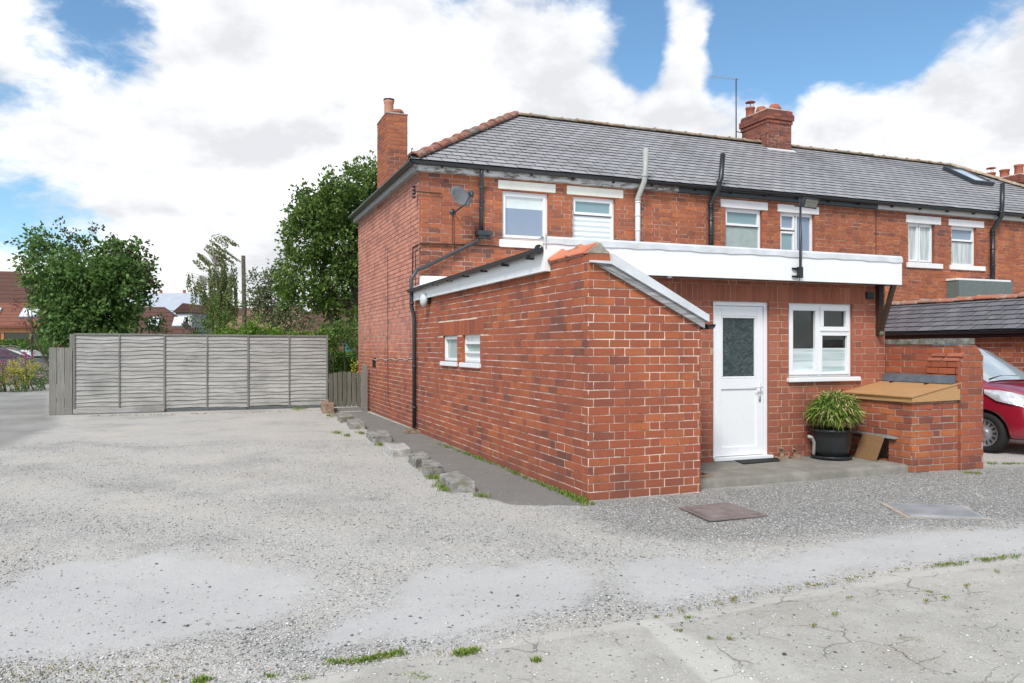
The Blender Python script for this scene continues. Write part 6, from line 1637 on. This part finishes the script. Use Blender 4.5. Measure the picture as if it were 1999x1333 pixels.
mass('flowering_shrub', 'grey green shrub with drooping brown flower spikes above the fence', 'shrub', [(250, 660, 21.8, .45, .4, .2, 1), (290, 655, 21.8, .5, .4, .25, 1.2), (325, 645, 21.8, .45, .4, .32, 1.2), (355, 655, 21.8, .4, .4, .22, 1), (390, 658, 21.8, .4, .4, .2, .7)], 3000, .075, 'leaf_mid', 32, gap=.1)
mass('garden_shrub', 'loose mid green shrub rising under the birch behind the fence', 'shrub', [(405, 640, 24, .5, .5, .45, 1), (430, 632, 24, .55, .5, .5, 1), (415, 610, 24, .3, .4, .4, .5), (450, 640, 24, .4, .4, .35, .7)], 1500, .07, 'leaf_hedge', 33, gap=.1)
mass('dark_shrub', 'dark leafy shrub arching over the gap between fence and house', 'shrub', [(650, 655, 22.5, .3, .4, .22, 1), (672, 648, 22.5, .35, .4, .18, 1), (697, 655, 22.3, .25, .35, .25, 1), (704, 680, 22.2, .10, .3, .16, .4), (643, 672, 22.5, .10, .3, .16, .4), (640, 645, 22.8, .3, .35, .12, .6)], 1900, .085, 'leaf_tree', 34)
# trimmed hedge seen over the gate
def hedge(name, label, a, b, w, h, z0, n, mat, seed, L_=.05):
    r = random.Random(seed); a, b = Vector(a), Vector(b); d = b - a; t = d.normalized(); s = Vector((-t.y, t.x, 0)); m = MB()
    for _ in range(n):
        x = r.random() * d.length; face = r.random(); q = a + t * x
        if face < .6: o = q - s * (w / 2) + Vector((0, 0, z0 + r.random() * h)); nn = -s
        elif face < .9: o = q + s * r.uniform(-.5, .5) * w + Vector((0, 0, z0 + h)); nn = Vector((0, 0, 1))
        else: o = q + s * (w / 2) + Vector((0, 0, z0 + r.random() * h)); nn = s
        o += rdir(r) * .05; leaf(m, o, (nn + rdir(r) * .8).normalized(), rdir(r), L_ * r.uniform(.8, 1.4), L_ * .7)
    T = thing(name, ((a.x + b.x) / 2, (a.y + b.y) / 2, 0), label, 'hedge'); build('foliage', m, M[mat], T)
    m = MB(); m.box((0, -w / 2 + .06, 0), (d.length, w / 2 - .06, z0 + h - .06), fn=lambda x, y, z: tuple(a + t * x + s * y + Vector((0, 0, z)))); build('branches', m, M['leaf_bush'], T)
hp = cz(600, 700, 31); hq = cz(760, 700, 30)
hedge('clipped_hedge', 'clipped light green hedge seen over the garden gate', onZ(625, 727, 0) * 0 + Vector((2.2, 24.5, 0)), Vector((6.5, 24.5, 0)), .8, 1.32, 0, 9000, 'leaf_hedge', 41, .07)
mass('flowering_rose', 'small yellow leaved plant by the gate post', 'plant', [(698, 722, 21.6, .12, .15, .2, 1)], 160, .06, 'leaf_yellow', 42)
# left lane: stone wall, planting
lw0, lw1 = cz(-260, 790, 26.0), cz(95, 760, 30.5)
k = MT('dry_stone', .95, .15); vv = k.vor(4.5, 'DISTANCE_TO_EDGE', 'Distance', k.scaled(1, 1, 2.2)); k.col(k.mix(k.rng(vv, .02, .06), (.06, .055, .05), k.mix(k.noise(6, 4), (.16, .14, .115), (.32, .28, .24)))); k.bump(vv, .9, .05); M['drystone'] = k.m
def wallseg(m, a, b, th, h, fnz=0):
    a, b = Vector(a), Vector(b); d = b - a; t = d.normalized(); s = Vector((-t.y, t.x, 0)); m.box((0, -th / 2, -.1), (d.length, th / 2, h), fn=lambda x, y, z: tuple(Vector((a.x, a.y, 0)) + t * x + s * y + Vector((0, 0, z))))
m = MB(); a = cz(-300, 760, 29.0); b = cz(108, 745, 33.0); wallseg(m, (a.x, a.y, 0), (b.x, b.y, 0), .35, .92); tag(build('lane_wall', m, M['drystone'], None, bevel=.03), 'low brown stone wall along the far side of the lane', 'wall')
def at0(u, Z): p = cz(u, 700, Z); p.z = 0; return p
mass('pink_valerian', 'pink flowering plants on the lane wall at the left edge', 'flowers', [(5, 705, 28.5, .5, .4, .22, 1), (25, 698, 28.7, .35, .4, .2, .8), (50, 700, 28.8, .3, .3, .12, .5)], 420, .07, 'leaf_pink', 51, .2, gap=.0)
mass('yellow_shrub', 'rounded shrub with yellow flowers beside the lane', 'shrub', [(45, 720, 28.0, .42, .4, .33, 1), (30, 738, 27.8, .4, .4, .3, .8)], 1300, .065, 'leaf_yellow', 52, .6)
mass('green_border', 'low green and grey border plants at the foot of the lane wall', 'plants', [(60, 742, 27.8, .5, .35, .3, 1), (82, 735, 28.8, .35, .3, .25, .8), (20, 755, 27.0, .6, .4, .2, 1), (-30, 752, 27, .6, .4, .3, 1)], 1700, .07, 'leaf_mid', 53, .5)
mass('dry_bush', 'brown dried bush at the left edge of the lane', 'shrub', [(5, 735, 27.2, .35, .4, .45, 1), (-30, 730, 27.2, .5, .4, .5, 1)], 900, .06, 'leaf_dry', 54, .4)
quick_tree('red_tree', 'small reddish twiggy tree in front of the pantiled house', 62, 33, [(55, 570, .55, .6, 1), (60, 600, .6, .7, 1.2), (72, 630, .5, .6, 1), (50, 620, .4, .5, .6)], 620, .07, 'leaf_red', 55, .05, .1)
hp = at0(-120, 41); hq = at0(100, 39)
hedge('garden_hedge', 'bright clipped hedge in front of the glazed porch at left', hp, hq, 1.0, 1.85, 0, 5000, 'leaf_hedge', 56, .1)

# ================================================================== FAR HOUSES
def pantile(name, a, b, sc=3.2):
    k = MT(name, .8, .2); sp = nd(k.t, 'ShaderNodeSeparateXYZ'); k.L(k.P, sp.inputs[0])
    w = k.math('FRACT', k.math('MULTIPLY', sp.outputs[2], sc)); n = k.noise(2.5, 5)
    c = k.mix(n, a, b); c = k.mix(k.rng(w, .80, .96, 0, .75), c, tuple(x * .35 for x in a)); k.col(c); k.bump(w, .6, .05); return k.m
M['pantile'] = pantile('brown_pantile', (.085, .043, .035), (.135, .070, .055)); M['pantile_red'] = pantile('red_pantile', (.17, .07, .05), (.24, .10, .07), 4.5)
M['wallbrick'] = simple('far_brick', (.28, .12, .075), .9, .2, .2, 4); M['wallbrown'] = simple('far_brown_brick', (.20, .125, .085), .9, .2, .2, 4)
M['render'] = simple('grey_render', (.36, .38, .40), .9, .2, .05); M['orange_wood'] = simple('orange_joinery', (.42, .17, .07), .5, .4, .1)
M['solar'] = simple('solar_panel', (.33, .38, .45), .18, .7, .08, 2, **{'Coat Weight': 1.0}); M['skyl'] = simple('skylight_glass', (.66, .69, .73), .1, .7, .02, **{'Coat Weight': 1.0})
def house(label, c, ang, L_, W_, he, hr, roof, wall, hip=0., eave=.3, name='house'):
    c = Vector((c.x, c.y, 0)); t = Vector((math.cos(ang), math.sin(ang), 0)); s = Vector((-t.y, t.x, 0))
    T = thing(name, c, label, 'house'); w = lambda x, y, z: tuple(c + t * x + s * y + Vector((0, 0, z)))
    m = MB(); m.box((-L_ / 2, -W_ / 2, -.1), (L_ / 2, W_ / 2, he), fn=w)
    if not hip:
        for x in (-L_ / 2, L_ / 2 - .2): m.prism([w(x, -W_ / 2, he), w(x, W_ / 2, he), w(x, 0, hr - .1)], t * .2)
    build('wall', m, M[wall], T)
    m = MB(); e = eave; ov = he - (hr - he) / (W_ / 2) * e; th = .12
    q = [w(-L_ / 2 - e, -W_ / 2 - e, ov), w(L_ / 2 + e, -W_ / 2 - e, ov), w(L_ / 2 + e - hip, 0, hr), w(-L_ / 2 - e + hip, 0, hr), w(-L_ / 2 - e, W_ / 2 + e, ov), w(L_ / 2 + e, W_ / 2 + e, ov)]
    q2 = [(p[0], p[1], p[2] + th) for p in q]
    m.add(q + q2, [(6, 7, 8, 9), (9, 8, 11, 10), (6, 9, 10), (7, 11, 8), (0, 3, 2, 1), (3, 4, 5, 2), (0, 1, 7, 6), (4, 10, 11, 5), (0, 6, 9, 3), (3, 9, 10, 4), (1, 2, 8, 7), (2, 5, 11, 8)])
    rf = build('roof', m, M[roof], T)
    def onroof(x, y, side=-1, lift=0):   # x along ridge, y 0..1 from eave to ridge
        yy = (-side) * 0; f_ = y; Y = (1 - f_) * (W_ / 2 + e) * side; z = ov + (hr - ov) * f_ + th
        nn = Vector((0, 0, 1)) * lift
        return Vector(w(x, Y, z)) + nn
    return T, rf, w, onroof
def panel(name, onroof, x0, x1, y0, y1, side, mat, parent, lift=.05, rim=None):
    m = MB(); q = [onroof(x0, y0, side, lift), onroof(x1, y0, side, lift), onroof(x1, y1, side, lift), onroof(x0, y1, side, lift)]
    m.prism(q, (0, 0, .05)); o = build(name, m, M[mat], parent)
    if rim:
        m = MB(); c = sum(q, Vector()) / 4; qo = [c + (p - c) * 1.15 for p in q]; m.prism([p - Vector((0, 0, .04)) for p in qo], (0, 0, .055)); build('frame', m, M[rim], o)
    return o
AZF = -AZ
# L1: big roof at far left with skylights, its glazed lean-to
c1 = at0(-95, 56); T1, rf, w1_, on1 = house('large house with brown pantiled roof and skylights at the far left', c1, R(-6) , 13.0, 10.0, 3.2, 7.0, 'pantile', 'wallbrick', hip=2.4)
for (x0, x1, y0, y1) in ((2.6, 3.5, .56, .68), (-2.5, -1.5, .5, .62), (4.2, 5.0, .24, .36)): panel('skylight', on1, x0, x1, y0, y1, -1, 'skyl', rf, .05, 'lead')
c2 = at0(-80, 47.5); T2, rf2, w2_, on2 = house('glazed lean-to porch with red pantiles and orange timber posts', c2, R(-6), 12.0, 4.0, 2.9, 4.2, 'pantile_red', 'glass_dark', name='garden_porch')
for i in range(9):
    m = MB(); x = -6 + i * 1.5; m.box((x - .08, -2.06, 0), (x + .08, -2.005, 2.6), fn=w2_); build('post', m, M['orange_wood'], T2)
m = MB(); m.box((-6.2, -2.12, 2.45), (6.2, -2.0, 2.95), fn=w2_); build('beam', m, M['orange_wood'], T2)
for x0 in (-2.2, 1.6, 3.7): panel('skylight', on2, x0, x0 + .9, .35, .7, -1, 'skyl', rf2, .05, 'lead')
# L2: group of brown roofs with solar panels in the middle distance
c3 = cz(325, 700, 66); c3.z = 0
T3, rf3, w3_, on3 = house('brown tiled house with a solar panel covered roof beyond the fence', c3, R(-28), 9.5, 9.0, 2.9, 6.0, 'pantile', 'wallbrick')
panel('solar_panels', on3, -2.6, 4.2, .50, .97, -1, 'solar', rf3, .08); panel('solar_panels', on3, 1.4, 4.6, .22, .48, -1, 'solar', rf3, .08)
panel('skylight', on3, -3.9, -2.9, .35, .85, -1, 'skyl', rf3, .06, 'lead'); panel('skylight', on3, -1.9, -1.1, .28, .38, -1, 'skyl', rf3, .06, 'lead')
for x in (-.5, 1.6):
    m = MB(); m.lathe(w3_(x, 0, 6.05), [(.12, 0), (.12, .35), (.01, .36)], 10); build('roof_vent', m, M['pot'], rf3)
# dormer
dm = cz(383, 628, 58.5); dx = dm.x; dy = dm.y
DT = R(-28)
def wd(x, y, z): return (dx + x * math.cos(DT) - y * math.sin(DT), dy + x * math.sin(DT) + y * math.cos(DT), z)
m = MB(); m.box((-1.3, -.6, 2.5), (.0, 3, 4.2), fn=wd); dmr = build('dormer', m, M['render'], T3)
m = MB(); m.box((-1.1, -.63, 2.9), (-.2, -.60, 3.9), fn=wd); dw = build('window', m, M['upvc'], dmr)
m = MB(); m.box((-.90, -.65, 3.0), (-.62, -.632, 3.8), fn=wd); m.box((-.5, -.65, 3.0), (-.3, -.632, 3.8), fn=wd); build('pane', m, M['glass_dark'], dw)
m = MB(); m.prism([wd(-1.5, -.75, 4.15), wd(.2, -.75, 4.15), wd(-.65, -.75, 4.85)], Vector(wd(0, 3.6, 0)) - Vector(wd(0, 0, 0))); build('dormer_roof', m, M['pantile'], dmr)
c4 = cz(292, 700, 56); T4, rf4, w4_, on4 = house('nearer low brown tiled wing with small skylights just over the fence', c4, R(-8), 6.6, 6.0, 2.3, 4.35, 'pantile', 'wallbrick', hip=2.6)
for x0 in (.6, 2.2, -2.0): panel('skylight', on4, x0 - .3, x0 + .35, .35, .62, -1, 'skyl', rf4, .05, 'lead')
c5 = cz(455, 700, 92); house('distant small brown roof between the birch and the pole', c5, R(-21), 5.5, 7, 3.6, 6.1, 'pantile', 'wallbrick')
c6 = cz(543, 700, 62); T6, r6, w6_, on6 = house('brown brick house half hidden behind the pale tree', c6, R(-24), 5.4, 7.5, 3.0, 4.75, 'wallbrown', 'wallbrown', hip=1.2)
c7 = cz(660, 700, 60); T7, r7, w7_, on7 = house('red tiled house mostly hidden behind the big tree', c7, R(-24), 4.6, 7, 2.8, 5.4, 'pantile', 'wallbrick', hip=1.6)
c8 = at0(120, 84); house('distant dark roof behind the bush at left', c8, R(-6), 10, 9, 4.5, 8.6, 'pantile', 'wallbrick')
# teal shed glimpsed under the arching shrub
s_ = at0(675, 40); m = MB(); m.box((s_.x - 1.2, s_.y, 0), (s_.x - .1, s_.y + 1.5, 2.0)); SH = tag(build('garden_shed', m, M['wallbrown'], None), 'brown garden shed with a teal panel glimpsed under the arching shrub', 'shed')
m = MB(); m.box((s_.x - .10, s_.y - .02, 0), (s_.x + .8, s_.y + 1.4, 1.9)); build('door', m, simple('teal_paint', (.06, .20, .20), .6, .3, .1), SH)

# parked dark car in the lane at far left
cc = at0(12, 37.5); K2 = thing('parked_car', (cc.x, cc.y, 0), 'dark estate car with roof rails half hidden behind the stone lane wall', 'car')
hd2 = R(-14)
def c2w(x, y, z): return (cc.x + x * math.cos(hd2) - y * math.sin(hd2), cc.y + x * math.sin(hd2) + y * math.cos(hd2), z)
prof = [(-2.2, .55), (-2.25, .95), (-2.05, 1.12), (-1.5, 1.50), (-.9, 1.58), (.3, 1.55), (.9, 1.40), (1.45, 1.08), (2.1, .95), (2.3, .75), (2.3, .40), (-2.2, .40)]
m = MB(); A = [c2w(x, -.86 + (.14 if z > 1.15 else 0), z) for x, z in prof]; B = [c2w(x, .86 - (.14 if z > 1.15 else 0), z) for x, z in prof]; n = len(A)
m.add(A + B, [tuple(range(n)), tuple(range(2 * n - 1, n - 1, -1))] + [(i, (i + 1) % n, n + (i + 1) % n, n + i) for i in range(n)]); build('body', m, simple('dark_car_paint', (.05, .05, .06), .25, .6, .1, **{'Coat Weight': 1.0}), K2, bevel=.04)
m = MB(); m.prism([c2w(x, -.885 + (z - 1.0) * .28, z) for x, z in ((-1.9, 1.08), (-1.4, 1.42), (-.2, 1.48), (-.2, 1.06))], (0, .02, 0)); m.prism([c2w(x, -.885 + (z - 1.0) * .28, z) for x, z in ((-.12, 1.06), (-.12, 1.48), (.4, 1.45), (1.2, 1.08))], (0, .02, 0)); build('side_window', m, M['carglass2'], K2)
m = MB(); m.prism([c2w(.98, -.7, 1.40), c2w(.98, .7, 1.40), c2w(1.50, .76, 1.12), c2w(1.50, -.76, 1.12)], Vector(c2w(.02, 0, .03)) - Vector(c2w(0, 0, 0))); build('windscreen', m, M['skyl'], K2)
m = MB()
for s in (-1, 1): m.tube([c2w(-1.5, s * .66, 1.52), c2w(-1.3, s * .66, 1.62), c2w(.1, s * .66, 1.62), c2w(.35, s * .66, 1.55)], .02, 6)
build('roof_rail', m, M['black'], K2)
for (x, s) in ((1.35, -1), (-1.35, -1), (1.35, 1), (-1.35, 1)):
    m = MB(); m.lathe(c2w(x, s * .70, .32), [(.2, 0), (.32, .0), (.32, .18), (.2, .18), (.01, .17)], 24, axis=Vector(c2w(0, s, 0)) - Vector(c2w(0, 0, 0))); build('wheel', m, M['rubber'], K2, True)
